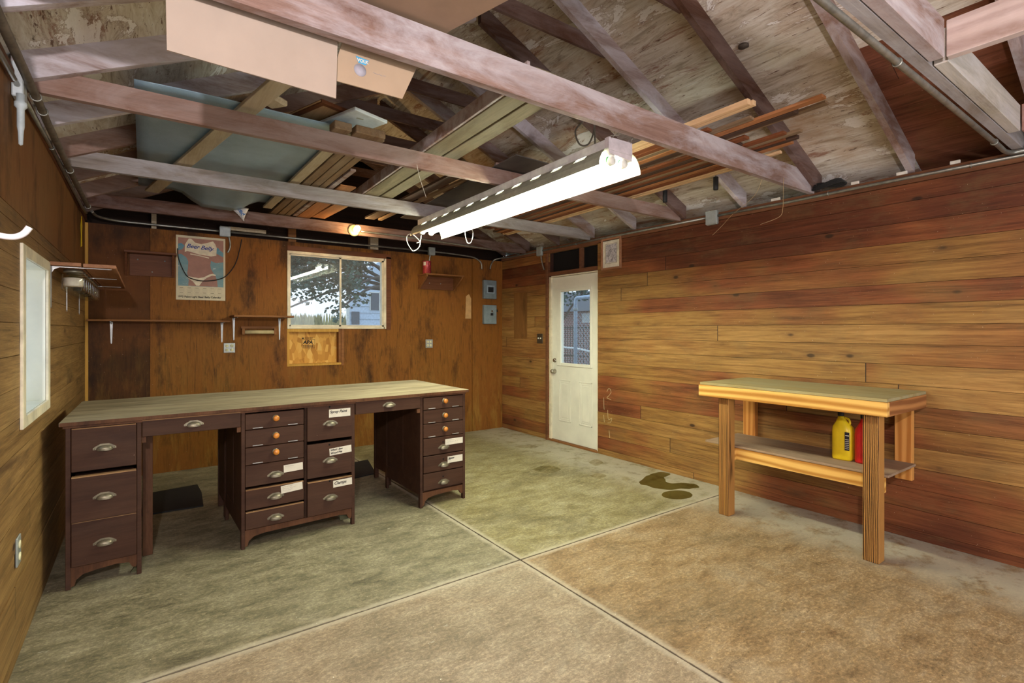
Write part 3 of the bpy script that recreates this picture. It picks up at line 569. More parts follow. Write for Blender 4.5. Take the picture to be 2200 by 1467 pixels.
# rear unit legs and end panels seen through the kneeholes
m=MB()
for x0 in (2.10,.83):
    m=MB(); m.box(x0,.99,0,x0+.035,1.02,.866); m.box(x0+.004,.70,.1,x0+.014,1.0,.866); m.box(x0,.70,0,x0+.03,.73,.866); L(m,'rear_end_panel',M_desk)
def drawer(x0,x1,z0,z1,out=0.,pull='cup',card=None,tabs=False,hole=False,off=0,pz=None,tilt=0):
    y=-.003-out; m=MB(); m.box(x0,y,z0,x1,.02,z1,bev=.0025)
    if out>.004 or (x1<2.1 and z1-z0<.11 and out): pass
    if out: m.box(x0+.012,.02,z0+.01,x1-.012,.26,z1-.006)
    if out>.0035: m.mi=1; m.box(x0+.002,y-.0006,z1-.0045,x1-.002,.012,z1+.0006); m.mi=0
    d=L(m,'drawer',[M_desk,M_raw]); cx=(x0+x1)/2+off; cz=pz if pz else (z0+z1)/2
    if pull=='cup': m=MB(); cup(m,cx,cz,y); L(m,'cup_pull',M_brass,d)
    else:
        m=MB(); m.lathe((cx,y,cz),[(.008,0),(.007,-.008),(.016,-.014),(.0195,-.022),(.017,-.03),(.009,-.0345),(0,-.0355)],20,'y'); L(m,'knob',M_knob,d)
        m=MB(); m.lathe((cx,y,cz),[(.021,.001),(.021,-.003),(.012,-.005)],20,'y'); L(m,'knob_backplate',M_brass,d)
    if tabs:
        for q in (-1,1):
            m=MB(); tx=(x0+x1)/2+q*(x1-x0)*.30; m.box(tx-.03,y-.006,z0+.006,tx+.03,y,z0+.0105,bev=.001); L(m,'lip_pull',M_steelbr,d)
    if hole: m=MB(); m.lathe(((x0+x1)/2+off-.005,y-.0006,hole),[(0,0),(.0065,0)],12,'y'); m.lathe(((x0+x1)/2+off-.005,y-.0006,hole),[(0.0065,0),(.006,-.0008),(0,-.0008)],12,'y'); L(m,'keyhole',M_dark,d)
    if card:
        (a,b,c0,d0,lines,sz,rot)=card
        m=MB(); cr=math.cos(rot); sr=math.sin(rot); U=Vector((cr,0,sr)); V=Vector((-sr,0,cr)); o=Vector((a,y-.001,c0))
        m.prism([(0,0),(b-a,0),(b-a,d0-c0),(0,d0-c0)],o,U,V,(0,-.0007,0)); k=L(m,'label_card',M_paper,d)
        m=MB(); hh=d0-c0
        for i,t_ in enumerate(lines): m.scrib(o+U*.008+V*(hh-sz*1.1-i*sz*1.15)+Vector((0,-.0012,0)),U,V,(b-a)*(.45+.2*(i%2)),sz*.5,.0006) if sz<=.013 else m.text(t_,sz,o+U*.006+V*(hh-sz*1.0-i*sz*1.15)+Vector((0,-.0012,0)),U,V,.25,bold=.0006)
        L(m,'handwriting',M_ink if sz>.013 else plain('faded_pencil',(120,112,104)),d)
    return d
# left stack
drawer(.024,.301,.618,.848,.004); drawer(.024,.302,.355,.594,.022,tilt=1); drawer(.024,.302,.117,.352,.006,pz=.222)
drawer(.327,.824,.768,.862,.004,off=0.0); drawer(1.549,2.054,.772,.866,.004,pz=.82)
# middle pedestal, left column
for z0,z1,pz in ((.744,.842,.804),(.634,.74,.693),(.523,.63,.587)): drawer(.85,1.2,z0,z1,0,'knob',tabs=True,pz=pz)
drawer(.85,1.2,.386,.519,0,card=(1.075,1.194,.442,.49,('Sand  Belt',),.0125,.03),pz=.44)
drawer(.85,1.2,.242,.368,.004,card=(1.058,1.192,.309,.358,('Hinge Screws','Misc','Drill parts'),.0105,.06),pz=.301)
drawer(.85,1.2,.120,.228,.004,pz=.166)
# right column
drawer(1.222,1.527,.622,.855,0,card=(1.365,1.513,.77,.825,('Spray Paint',),.026,.0),pz=.73,hole=.843)
drawer(1.222,1.525,.372,.600,0,card=(1.37,1.522,.508,.556,('Whole Saw','Wood Bits'),.018,.06),pz=.477,hole=.585)
drawer(1.222,1.525,.120,.348,.006,card=(1.392,1.523,.287,.334,('Clamps',),.028,.02),pz=.224,hole=.338)
# right pedestal
for z0,z1,pz in ((.752,.846,.811),(.644,.748,.698),(.533,.640,.590)): drawer(2.084,2.438,z0,z1,0,'knob',tabs=True,pz=pz,off=.006)
drawer(2.084,2.438,.397,.529,0,card=(2.274,2.436,.458,.505,('Nuts  Washers','Small Bits'),.0115,.0),pz=.447,hole=.487)
drawer(2.084,2.438,.264,.390,.003,card=(2.294,2.432,.314,.366,('Jigsaw',),.022,.0),pz=.309,hole=.352)
drawer(2.084,2.438,.128,.257,0,pz=.172,hole=.215)
m=MB(); [L(MB().box(a_,0,.735,b_,.02,.767,bev=.001),'corner_block',M_deskr) for a_,b_ in ((.803,.825),(.326,.345),(2.03,2.056))]
m=MB(); m.prism([(0,0),(.05,0),(.05,.045),(.03,.045)],(.275,.05,.0),(1,0,0),(0,0,1),(0,.02,0)); L(m,'foot_block',plain('dull_green_block',(70,70,46))); m=MB(); m.prism([(0,.0),(.055,.0),(.055,.05),(-.01,.05)],(1.46,.05,.03),(1,0,0),(0,0,1),(0,.02,0)); L(m,'foot_block',plain('dull_green_block',(70,70,46)))
# mats and small bottle caps below
def mat_obj(P,label,lift=0):
    m=MB(); m.prism([(p[0],p[1]) for p in P],(0,0,.001),(1,0,0),(0,1,0),(0,0,.009)); return tag(m.build('rubber_mat',M_mat),label,'floor mat')
mat_obj([(-.02,4.65),(.373,4.628),(.391,5.02),(.38,5.29),(.0,5.24)],'black rubber mat on the floor seen through the left kneehole')
mat_obj([(1.35,4.65),(1.793,4.716),(1.908,5.256),(1.40,5.18)],'flat dark mat on the floor seen through the right kneehole')
# ------------------------------------------------------------ workbench at the right wall
wb=thing('workbench','homemade yellow pine workbench with brown post legs and a lower shelf against the board wall','workbench',(3.75,1.72,0))
XF,XW=3.43,4.088; Y0,Y1=1.12,2.34
m=MB(); m.box(XF+.006,Y0+.002,.957,XW,Y1-.008,.976,bev=.002); m.build('bench_top',M_benchtop,wb)
m=MB(); m.box(XF,Y0,.872,XF+.038,Y1,.956,bev=.003); m.build('front_apron',M_pine,wb)
m=MB(); [MB().box(XF+.039,a_,.872,XW,a_+.038,.956,bev=.003).build('side_apron',M_sidep,wb) for a_ in (Y0,Y1-.038)] if 0 else None; M_sidep=(wood('bench_side_pine',(132,84,48),(176,122,72),'x',8,rings=7,stain=.4,rough=.6))
for a_ in (Y0,Y1-.038): MB().box(XF+.039,a_,.872,XW,a_+.038,.956,bev=.003).build('side_apron',M_sidep,wb)
for (ya,yb) in ((1.178,1.262),(2.126,2.206)): m=MB(); m.box(3.482,ya,0,3.568,yb,.872,bev=.004); m.build('leg',M_post,wb)
m=MB(); m.box(4.045,1.185,.39,4.09,1.28,.955,bev=.002); m.build('leg',M_pinez,wb)
m=MB(); m.box(4.045,2.235,.42,4.09,2.337,.955,bev=.002); m.build('leg',M_pinez,wb)
m=MB(); m.box(3.592,1.165,.49,4.05,2.39,.506,bev=.002); m.build('shelf',wood('dusty_bench_shelf',(130,104,80),(164,138,112),'y',8,dust=.5,dustc=(150,134,116)),wb)
m=MB(); m.box(3.598,1.262,.402,3.636,2.2,.489,bev=.002); m.box(3.57,1.18,.402,3.598,1.26,.489); m.box(3.57,2.13,.402,3.598,2.2,.489); m.build('shelf_rail',M_pine,wb)
def jug(x,y,z,mt,label,h,cap,rz=0):
    t=thing('plastic_jug',label,'jug',(x,y,z),rz); m=MB(); w,d=.062,.045; prof=[(0.0,.92),(.012,1),(.5*h,1),(.62*h,1),(.72*h,.93),(.84*h,.55),(.93*h,.32),(h*.96,.3)]
    rings=[]; n=24
    for hz,sc in prof:
        ring=[]
        for k in range(n):
            a=2*math.pi*k/n; e=3.2 if sc>.6 else 2.2; ca,sa_=math.cos(a),math.sin(a)
            rr=(abs(ca)**e+abs(sa_)**e)**(-1/e); off=.0 if sc>.6 else .0
            ring.append(m.bm.verts.new((d*sc*rr*sa_,w*sc*rr*ca+(1-sc)*.018,hz)))
        rings.append(ring)
    for a,b in zip(rings,rings[1:]):
        for k in range(n): m._f([a[k],a[(k+1)%n],b[(k+1)%n],b[k]],True)
    m._f(rings[0][::-1]); m._f(rings[-1]); L(m,'bottle',mt,t)
    m=MB(); m.lathe((0,.014,h*.96),[(.018,0),(.019,.004),(.019,.022),(.014,.026),(0,.026)],20); L(m,'cap',cap,t)
    m=MB(); m.tube(spl([(0,-.030,h*.76),(0,-.040,h*.82),(0,-.032,h*.90),(0,-.008,h*.93)],5),.007,8); L(m,'handle',mt,t)
    return t
j=jug(3.80,1.49,.507,M_yellow,'yellow plastic oil jug standing on the workbench shelf',.30,M_black)
m=MB(); m.box(-.0455,-.054,.07,-.0465,-.026,.19); m.build('label_sticker',plain('dark_label',(38,34,44)),j,local=True)
m=MB(); m.box(-.0475,-.051,.165,-.0466,-.030,.172); [m.box(-.0475,-.051,.08+.012*i,-.0466,-.029,.084+.012*i) for i in range(6)]; m.build('label_print',M_paper,j,local=True)
jug(3.80,1.355,.507,M_red,'red plastic jug beside the yellow one, partly behind the near workbench leg',.30,M_black)
# ------------------------------------------------------------ fluorescent light
fx=thing('fluorescent_light','long two-tube fluorescent shop light hanging from chains under the ceiling joist','ceiling light',(2.085,1.90,2.24),-R(1.3))
FL=2.46
m=MB(); m.box(-.085,0.03,.085,.085,FL,.15,bev=.003); L(m,'channel',plain('fixture_white_enamel',(206,204,206),.35,.1),fx)
m=MB(); m.prism([(-.088,.07),(.088,.055),(.092,.10),(.09,.155),(-.088,.155)],(0,.0,0),(1,0,0),(0,0,1),(0,.03,0)); L(m,'end_plate',plain('fixture_end_plate',(202,192,196),.5,.1),fx)
# reflector with light slots along both sides of the channel
m=MB()
def refl(sx):
    prof=[(.086,.094),(.100,.092),(.118,.082),(.136,.062),(.150,.034),(.158,.004)]
    ys=[0.0]; y=.14
    slots=[]
    while y<FL-.1: slots.append((y,y+.085)); y+=.205
    cuts=sorted({0,FL}|{v for s_ in slots for v in s_})
    for k,((xa,za),(xb,zb)) in enumerate(zip(prof,prof[1:])):
        for ya,yb in zip(cuts,cuts[1:]):
            if k in (1,2) and (ya,yb) in slots: continue
            t_=.0012
            m.hexa([(sx*xa,ya,za),(sx*xb,ya,zb),(sx*xb,yb,zb),(sx*xa,yb,za),(sx*xa,ya,za+t_),(sx*xb,ya,zb+t_),(sx*xb,yb,zb+t_),(sx*xa,yb,za+t_)])
    m.box(sx*.156,0,-.006,sx*.1585,FL,.006)
refl(-1); refl(1); m.box(-.085,0,.086,.085,FL,.0875); L(m,'reflector',plain('reflector_enamel',(150,152,136),.35),fx)
for sx in (-.045,.045):
    m=MB(); m.lathe((sx,0,.048),[(.0185,.045),(.019,.06),(.019,FL-.06),(.0185,FL-.045)],16,'y'); L(m,'fluorescent_tube',M_tube,fx)
    for yy,sg in ((.012,1),(FL-.03,-1)):
        m=MB(); m.box(sx-.016,yy,.03,sx+.016,yy+.022,.09,bev=.004); m.lathe((sx,yy+.011,.038),[(0,-.014),(.022,-.012),(.024,-.006),(.024,.014),(0,.016)],18,'y'); L(m,'lamp_holder',M_white,fx)
    m=MB(); m.lathe((sx,.036,.045),[(.0195,0),(.0245,0),(.0245,.008),(.0195,.008)],18,'y'); L(m,'end_ring',plain('green_end_ring',(40,130,70)),fx)
def chain(m,a,b,r=.006):
    a=Vector(a);b=Vector(b); n=max(2,int((b-a).length/.016)); d=(b-a).normalized(); u=d.orthogonal().normalized(); v=d.cross(u)
    for i in range(n):
        c=a+(b-a)*(i+.5)/n; q=u if i%2 else v; P=[]
        for k in range(9):
            t=2*math.pi*k/8; P.append(c+d*math.cos(t)*.0115+q*math.sin(t)*r)
        m.tube(P,.0016,5,False)
for sx in (-.085,.085):
    m=MB(); chain(m,(sx*.6,-.045,.165),(sx,.02,.15)); chain(m,(sx,.02,.15),(sx*1.02,.01,.07)) if sx>0 else None; L(m,'chain',M_galv,fx)
for sx in (-.08,.08):
    m=MB(); chain(m,(sx*.3,2.30,.158),(sx,2.38,.15)); L(m,'chain',M_galv,fx)
m=MB(); m.tube(spl([(-.13,FL-.02,.02),(-.18,FL+.01,.0),(-.19,FL,-.06),(-.155,FL,-.12),(-.12,FL+.01,-.14),(-.07,FL,-.10),(-.055,FL,-.03),(-.05,FL,.01)],6),.004,6); m.tube(spl([(-.13,FL,.01),(-.09,FL,-.02),(-.065,FL,-.05),(-.095,FL,-.065)],5),.003,6); L(m,'pull_cord',M_cord,fx)
m=MB(); m.tube(spl([(.16,2.0,.004),(.165,2.0,-.05),(.185,2.0,-.10),(.205,1.98,-.10),(.215,1.96,-.05),(.20,1.94,0),(.16,1.94,.01)],6),.0032,6); L(m,'pull_cord',M_cord,fx)
# ------------------------------------------------------------ bare bulb on the far chord
bb=thing('bulb_fixture','lit bare light bulb in a round porcelain holder on the far dark joist','light bulb',(1.80,5.38,2.425))
m=MB(); m.lathe((1.80,5.38,2.425),[(.062,0),(.062,-.012),(.045,-.03),(.028,-.036),(.028,-.055),(0,-.055)],28,'y'); m.build('holder',plain('cream_porcelain',(214,196,150),.3),bb)
m=MB(); m.lathe((1.80,5.325,2.425),[(.014,0),(.016,-.02),(.029,-.05),(.031,-.066),(.026,-.085),(.014,-.096),(0,-.099)],24,'y'); m.build('bulb',M_bulb,bb)
light('bulb_light','POINT',(1.80,5.255,2.418),BULB,(1,.62,.26),size=.03)
# ------------------------------------------------------------ conduits and junction boxes
def conduit(name,P,r,label,mt=None,clips=(),n=6,cat='conduit pipe'):
    t=thing(name,label,cat,Vector(P[0])); m=MB(); m.tube(P,r,10); m.build('pipe',mt or M_galv,t)
    for c,d in clips:
        c=Vector(c); d=Vector(d).normalized(); u=d.orthogonal().normalized(); v=d.cross(u)
        m=MB(); m.tube([c+(u*math.cos(a)+v*math.sin(a))*(r+.002) for a in [2*math.pi*k/12 for k in range(13)]],.0035,6,False); m.build('pipe_strap',M_galv,t)
    return t
zc=2.372
conduit('conduit',[(4.082,-.9,zc),(4.082,1.5,zc),(4.082,2.0,zc-.004),(4.082,2.59,zc)],.011,'galvanised conduit along the top of the board wall, above the workbench',clips=[((4.082,1.7,zc),(0,1,0)),((4.082,.9,zc),(0,1,0))])
conduit('conduit',[(4.082,2.70,zc),(4.082,3.9,zc+.003),(4.082,5.02,zc)],.011,'galvanised conduit along the top of the board wall, between the two square boxes',clips=[((4.082,4.4,zc),(0,1,0))])
conduit('conduit',spl([(4.082,5.12,zc),(4.082,5.5,zc),(4.082,5.72,zc),(4.02,5.86,zc-.005),(3.95,5.925,zc-.03),(3.90,5.928,zc-.10),(3.885,5.928,zc-.16)],6),.010,'short bent conduit in the far right corner above the breaker boxes')
conduit('conduit',spl([(3.03,5.93,zc+.004),(3.3,5.93,zc),(3.52,5.93,zc-.01),(3.64,5.93,zc-.025),(3.735,5.93,zc-.08),(3.75,5.93,zc-.17)],6),.010,'conduit on the back wall curving down toward the breaker boxes')
conduit('conduit',spl([(-.36,5.60,2.375),(-.33,5.8,2.372),(-.20,5.915,2.37),(.05,5.93,2.37),(.3,5.93,2.37),(.61,5.93,2.37)],6),.011,'shiny conduit along the back wall left of the calendar junction box')
conduit('conduit',[(.72,5.93,2.37),(1.6,5.93,2.372),(2.94,5.93,2.376)],.011,'conduit along the back wall above the window, between two junction boxes')
conduit('conduit',spl([(1.87,5.36,2.42),(2.3,5.362,2.418),(2.9,5.362,2.40),(3.36,5.362,2.385),(3.6,5.40,2.385),(3.85,5.47,2.385),(4.07,5.50,2.384)],6),.010,'conduit running along the far joist from the bare bulb to the right wall')
conduit('conduit',spl([(.3,.725,2.385),(1.79,.725,2.385),(3.0,.725,2.385),(3.75,.725,2.383),(3.98,.72,2.38),(4.035,.66,2.385),(4.048,.5,2.395),(4.048,-.5,2.395)],6),.0125,'galvanised conduit beside the doubled joist at upper right, bending along the wall',clips=[((2.32,.725,2.385),(1,0,0)),((3.72,.725,2.383),(1,0,0))])
conduit('conduit',[(4.06,1.9,2.40),(4.07,2.3,2.392),(4.075,2.6,2.388)],.008,'thin upper conduit running into the square box on the right wall') if 0 else None
conduit('conduit',spl([(-.374,-1.2,2.36),(-.374,1.2,2.362),(-.374,2.9,2.362),(-.377,3.4,2.362),(-.375,4.6,2.364),(-.37,5.40,2.368)],4),.016,'thick brownish pipe under the joist ends along the left wall',M_rust,clips=[((-.374,2.95,2.362),(0,1,0)),((-.375,3.13,2.362),(0,1,0)),((-.376,4.19,2.363),(0,1,0)),((-.37,5.35,2.368),(0,1,0))])
conduit('conduit',[(-.41,-1.2,2.31),(-.41,2.30,2.326),(-.408,2.72,2.338)],.010,'thin conduit high on the left wall entering the plug box')
conduit('conduit',[(-.41,2.89,2.34),(-.41,3.8,2.365),(-.40,5.3,2.345),(-.39,5.5,2.34)],.010,'thin conduit high on the left wall beyond the plug box, below the thick pipe',clips=[((-.41,3.72,2.362),(0,1,0))])
def jbox(c,sx,sy,sz,label,stub=None):
    t=thing('junction_box',label,'junction box',c); m=MB(); x,y,z=c; m.box(x-sx,y-sy,z-sz,x+sx,y+sy,z+sz,bev=.008); m.build('box',M_greybox,t)
    m=MB()
    if sy<sx:
        m.box(x-sx+.004,y-sy-.003,z-sz+.004,x+sx-.004,y-sy,z+sz-.004,bev=.001)
        for a in (-1,1): m.lathe((x+a*sx*.72,y-sy-.003,z+a*sz*.72),[(0,-.002),(.004,-.001),(.004,0)],8,'y')
    else:
        m.box(x-sx-.003,y-sy+.004,z-sz+.004,x-sx,y+sy-.004,z+sz-.004,bev=.001)
        for a in (-1,1): m.lathe((x-sx-.003,y+a*sy*.72,z+a*sz*.72),[(0,-.002),(.004,-.001),(.004,0)],8,'x')
    m.build('cover_plate',plain('grey_cover_plate',(164,170,170),.4,.3),t)
    if stub: m=MB(); m.tube(spl([Vector(p) for p in stub],5),.009,8); m.build('cable_whip',M_galv,t)
jbox((.665,5.925,2.37),.05,.022,.053,'grey junction box on the back wall at the top corner of the calendar',[(.70,5.93,2.33),(.712,5.93,2.26),(.708,5.93,2.20),(.69,5.935,2.16)])
jbox((2.985,5.925,2.378),.046,.022,.052,'grey junction box on the back wall above the red can',[(2.97,5.93,2.33),(2.965,5.94,2.28),(2.96,5.945,2.24)])
jbox((4.078,2.645,2.362),.02,.055,.062,'square green-grey junction box on the right wall, beside the light cord')
jbox((4.078,5.07,2.368),.02,.048,.058,'square grey junction box on the right wall above the door corner',[(4.08,5.05,2.31),(4.08,5.04,2.25),(4.085,5.02,2.18),(4.09,5.0,2.13)])
# plug box on left wall
t=thing('plug_box','white metal outlet box with a hanging grey plug, high on the left wall','outlet box',(-.40,2.83,2.33))
m=MB(); m.box(-.428,2.80,2.30,-.3925,2.885,2.44,bev=.004); m.build('box',plain('pale_steel_box',(206,214,216),.35,.3),t)
m=MB(); m.lathe((-.40,2.80,2.28),[(.014,.03),(.014,0),(.02,-.004),(.02,-.02),(.012,-.03),(.012,-.10),(.009,-.12),(.007,-.17),(0,-.175)],16); m.build('plug',plain('grey_plug',(176,186,188),.5),t)
# breaker boxes
def breaker(z0,z1,label,kind):
    t=thing('breaker_box',label,'electrical panel',(3.868,YB-.03,z0)); m=MB(); m.box(3.765,YB-.055,z0,3.972,YB-.009,z1,bev=.004); m.build('cabinet',M_panel,t)
    m=MB()
    if kind: 
        m.box(3.81,YB-.060,z0+.075,3.935,YB-.055,z1-.07,bev=.002); m.build('inner_plate',plain('pale_blue_plate',(150,166,178),.4),t)
        m=MB(); m.box(3.828,YB-.064,z0+.09,3.915,YB-.060,z1-.095); [m.box(3.835+.02*i,YB-.07,z0+.1,3.848+.02*i,YB-.064,z0+.13) for i in range(4)]; m.build('breakers',M_black,t)
    else:
        m.box(3.77,YB-.058,z0+.005,3.967,YB-.055,z1-.005,bev=.001); m.build('cabinet_door',plain('panel_door',(128,142,146),.4),t)
        m=MB(); m.box(3.87,YB-.063,z0+.115,3.91,YB-.058,z0+.15); m.build('latch',M_black,t)
        m=MB(); m.lathe((3.89,YB-.058,z0+.175),[(.014,0),(.014,-.006),(0,-.007)],14,'y'); m.build('lock',M_chrome,t)
        m=MB(); m.tube([(3.972,YB-.03,z0+.19),(3.99,YB-.03,z0+.2),(4.0,YB-.03,z0+.17)],.008,8); m.build('side_lever',M_black,t)
breaker(1.80,2.055,'upper grey breaker box with exposed breakers on the back wall near the right corner',1)
breaker(1.455,1.715,'lower grey breaker box with closed door and side lever, near the right corner',0)
# outlets
def outlet4(x,z,w,h,label):
    t=thing('wall_outlet',label,'outlet',(x,YB-.004,z)); m=MB(); m.box(x-w,YB-.009,z-h,x+w,YB-.001,z+h,bev=.003); m.build('cover_plate',plain('steel_plate',(160,162,158),.4,.3),t)
    for a in (-1,1):
        for b in (-1,1):
            m=MB(); cx=x+a*w*.42; cz=z+b*h*.42; m.lathe((cx,YB-.009,cz),[(.0155,0),(.0155,-.003),(0,-.003)],16,'y'); f=m.build('socket',plain('cream_socket',(222,216,176),.4),t)
            m=MB(); [m.box(cx+q-.0015,YB-.0128,cz-.001,cx+q+.0015,YB-.0121,cz+.008) for q in (-.006,.006)]; m.build('socket_slots',M_ink,f)
outlet4(.7075,1.188,.052,.05,'four-socket outlet on the back wall below the small shelf')
outlet4(2.963,1.197,.05,.054,'four-socket outlet on the back wall right of the window')
t=thing('wall_outlet','white double outlet low on the left wall','outlet',(XL,2.925,.455)); m=MB(); m.box(XL+.001,2.885,.395,XL+.008,2.965,.515,bev=.003); m.build('cover_plate',M_greybox,t)
for z in (.43,.48): m=MB(); m.lathe((XL+.008,2.925,z),[(.017,0),(.017,.004),(0,.004)],16,'x'); m.build('socket',plain('cream_socket',(222,216,176)),t)
t=thing('light_switch','steel double light switch plate on the board wall left of the door','light switch',(XR,5.09,1.26)); m=MB(); m.box(XR-.008,5.035,1.20,XR-.002,5.15,1.325,bev=.002); m.build('cover_plate',plain('dark_steel_plate',(92,84,70),.35,.6),t)
for y in (5.07,5.115): m=MB(); m.box(XR-.02,y-.005,1.258,XR-.008,y+.005,1.275,bev=.001); m.build('toggle',M_white,t)
# ------------------------------------------------------------ shelves on the back wall
def bracket(m,x,y0,z,dep,h,ax='y',w=.022):
    # stamped steel L bracket: wall leg tapering down and arm under the board
    if ax=='y':
        m.prism([(-w/2,0),(w/2,0),(w/2*.45,-h+.01),(0,-h),(-w/2*.45,-h+.01)],(x,y0-.004,z),(1,0,0),(0,0,1),(0,.003,0)); m.prism([(-w*.13,0),(w*.13,0),(w*.06,-h*.95),(-w*.06,-h*.95)],(x,y0-.008,z),(1,0,0),(0,0,1),(0,.004,0))
        m.prism([(-w/2,0),(w/2,0),(w*.2,-dep),(-w*.2,-dep)],(x,y0,z-.003),(1,0,0),(0,1,0),(0,0,.003)); m.prism([(0,0),(-.03,0),(0,-.03)],(x-.0015,y0-.004,z-.003),(0,1,0),(0,0,1),(.003,0,0))
    else:
        m.prism([(-w/2,0),(w/2,0),(w/2*.45,-h+.01),(0,-h),(-w/2*.45,-h+.01)],(x,y0,z),(0,1,0),(0,0,1),(.004,0,0)); m.prism([(-w/2,0),(w/2,0),(w*.25,dep),(-w*.25,dep)],(x,y0,z-.004),(0,1,0),(1,0,0),(0,0,.004)); m.prism([(0,0),(.035,0),(.012,-.012),(0,-.035)],(x+.003,y0-.002,z-.004),(1,0,0),(0,0,1),(0,.004,0))
t=thing('wall_shelf','long low shelf board on metal brackets at the left end of the back wall','shelf',(.14,5.85,1.46)); m=MB(); m.box(XL+.024,5.74,1.448,.69,YB-.001,1.465,bev=.002); m.build('shelf_board',M_shelf,t)
for x in (-.245,.641): m=MB(); bracket(m,x,YB,1.447,.17,.205); m.build('bracket',M_steelbr,t)
t=thing('wall_shelf','short raised shelf overlapping the window corner above the paper roll','shelf',(1.0,5.75,1.5)); m=MB(); m.box(.706,5.60,1.498,1.255,YB-.02,1.517,bev=.002); m.build('shelf_board',M_shelf,t)
for x in (.748,1.185): m=MB(); bracket(m,x,YB,1.497,.27,.235); m.build('bracket',M_steelbr,t)
t=thing('paper_roll_holder','thin paper roll on a wooden holder under the small shelf','roll holder',(.98,5.9,1.36))
m=MB(); m.lathe((.84,5.89,1.35),[(.020,0),(.020,.275)],16,'x'); m.build('roll',plain('kraft_roll',(196,176,130),.7),t)
m=MB(); m.box(.812,5.87,1.325,.838,YB-.001,1.385); m.box(1.117,5.87,1.325,1.14,YB-.001,1.385); m.box(.812,5.925,1.384,1.14,YB-.001,1.41); m.build('end_bracket',M_shelf,t)
# wooden box shelf on left, corner shelf on the right
t=thing('box_shelf','small dark red wooden shelf box fixed to the back wall left of the calendar','shelf',(.05,5.9,1.9)); m=MB(); m.box(-.15,5.80,2.078,.25,YB-.001,2.098,bev=.002); m.build('shelf_board',M_boxw,t)
m=MB(); m.box(-.11,5.93,1.88,.24,YB-.001,2.078); m.build('back_board',M_boxw,t)
for x in (-.145,.215): m=MB(); m.prism([(0,0),(-.12,0),(-.02,-.2),(0,-.2)],(x,YB-.002,2.078),(0,1,0),(0,0,1),(.018,0,0)); m.build('side_bracket',M_boxw,t)
m=MB()
for (x,z) in ((-.05,2.03),(.16,2.03),(.06,1.92)): m.lathe((x,5.93,z),[(.007,0),(.006,-.003),(0,-.004)],10,'y')
m.build('screw_heads',M_greybox,t)
t=thing('wall_shelf','small triangular-sided wooden shelf right of the window, holding a red can','shelf',(3.08,5.86,1.9)); ys=5.70
m=MB(); m.box(2.80,ys,2.052,3.34,YB-.001,2.07,bev=.002); m.build('shelf_board',M_shelf,t)
for x in (2.81,3.305): m=MB(); m.prism([(0,0),(ys-YB+.01,0),(ys-YB+.01,-.02),(-.02,-.165),(0,-.165)],(x,YB-.002,2.052),(0,1,0),(0,0,1),(.018,0,0)); m.build('side_bracket',M_shelf,t)
m=MB(); m.box(2.83,YB-.02,1.89,3.305,YB-.001,2.052); m.build('back_board',M_boxw,t)
m=MB()
for x in (2.96,3.12): m.lathe((x,YB-.02,1.97),[(.007,0),(.006,-.003),(0,-.004)],10,'y')
m.build('screw_heads',M_greybox,t)
t=thing('paint_can','red cylindrical can standing on the small shelf right of the window','can',(2.86,5.80,2.07)); m=MB(); m.lathe((2.86,5.80,2.07),[(.052,0),(.054,.004),(.052,.008),(.052,.150),(.054,.154),(.050,.158)],28); m.build('can_body',M_canred,t)
m=MB(); m.lathe((2.86,5.80,2.226),[(.050,0),(.044,.004),(.04,.001),(0,.001)],28); m.build('lid',M_greybox,t)
m=MB(); m.lathe((2.86,5.80,2.17),[(.0528,0),(.0528,.045)],8,a0=R(190),a1=R(230)); m.build('price_sticker',M_paper,t)
# ------------------------------------------------------------ jar shelf on the left wall
t=thing('jar_shelf','two-board reddish shelf on the left wall with glass jars screwed underneath','shelf',(-.28,4.7,1.73)); m=MB(); m.box(XL+.002,3.80,1.732,-.292,5.62,1.752,bev=.002); m.build('shelf_board',M_shelfy,t); m=MB(); m.box(-.284,3.80,1.730,-.135,5.62,1.750,bev=.002); m.build('shelf_board',M_shelfy,t)
for y in (3.855,4.58,5.40): m=MB(); bracket(m,XL+.002,y,1.730,.27,.235,'x',.026); m.build('bracket',M_steelbr,t)
jar0=None
jl=['first glass jar under the left wall shelf, nearest the camera, with pale contents']+['%s glass jar in the row under the left wall shelf'%q for q in ('second','third','fourth','fifth','sixth','seventh','eighth')]+['farthest glass jar in the row under the left wall shelf']
for k in range(9):
    y=4.02+k*.155; x=-.345; 
    if k==0:
        j0=thing('hanging_jar',jl[0],'jar',(x,y,1.60)); m=MB(); rp_=[(0,.004),(.046,.002),(.054,.008),(.055,.02),(.055,.09),(.050,.104),(.043,.110),(.043,.118)]; m.lathe((0,0,0),rp_,28); L(m,'jar_glass',M_jar,j0)
        m=MB(); m.lathe((0,0,.112),[(.044,0),(.046,.002),(.046,.018),(0,.018)],28); L(m,'lid',plain('jar_lid_metal',(150,146,132),.35,.6),j0)
        m=MB(); m.lathe((0,0,.03),[(0,0),(.045,.0),(.048,.01),(.046,.05),(0,.055)],20); L(m,'jar_contents',plain('pale_jar_contents',(206,198,186)),j0); o=j0
    else:
        o=j0.copy(); COL.objects.link(o); 
        for ch in j0.children:
            if ch.name.startswith('jar_contents'): continue
            c_=ch.copy(); COL.objects.link(c_); c_.parent=o
        o['label']=jl[k]
    o.location=(x,y,1.60); o['group']='glass jars hanging under the left shelf'
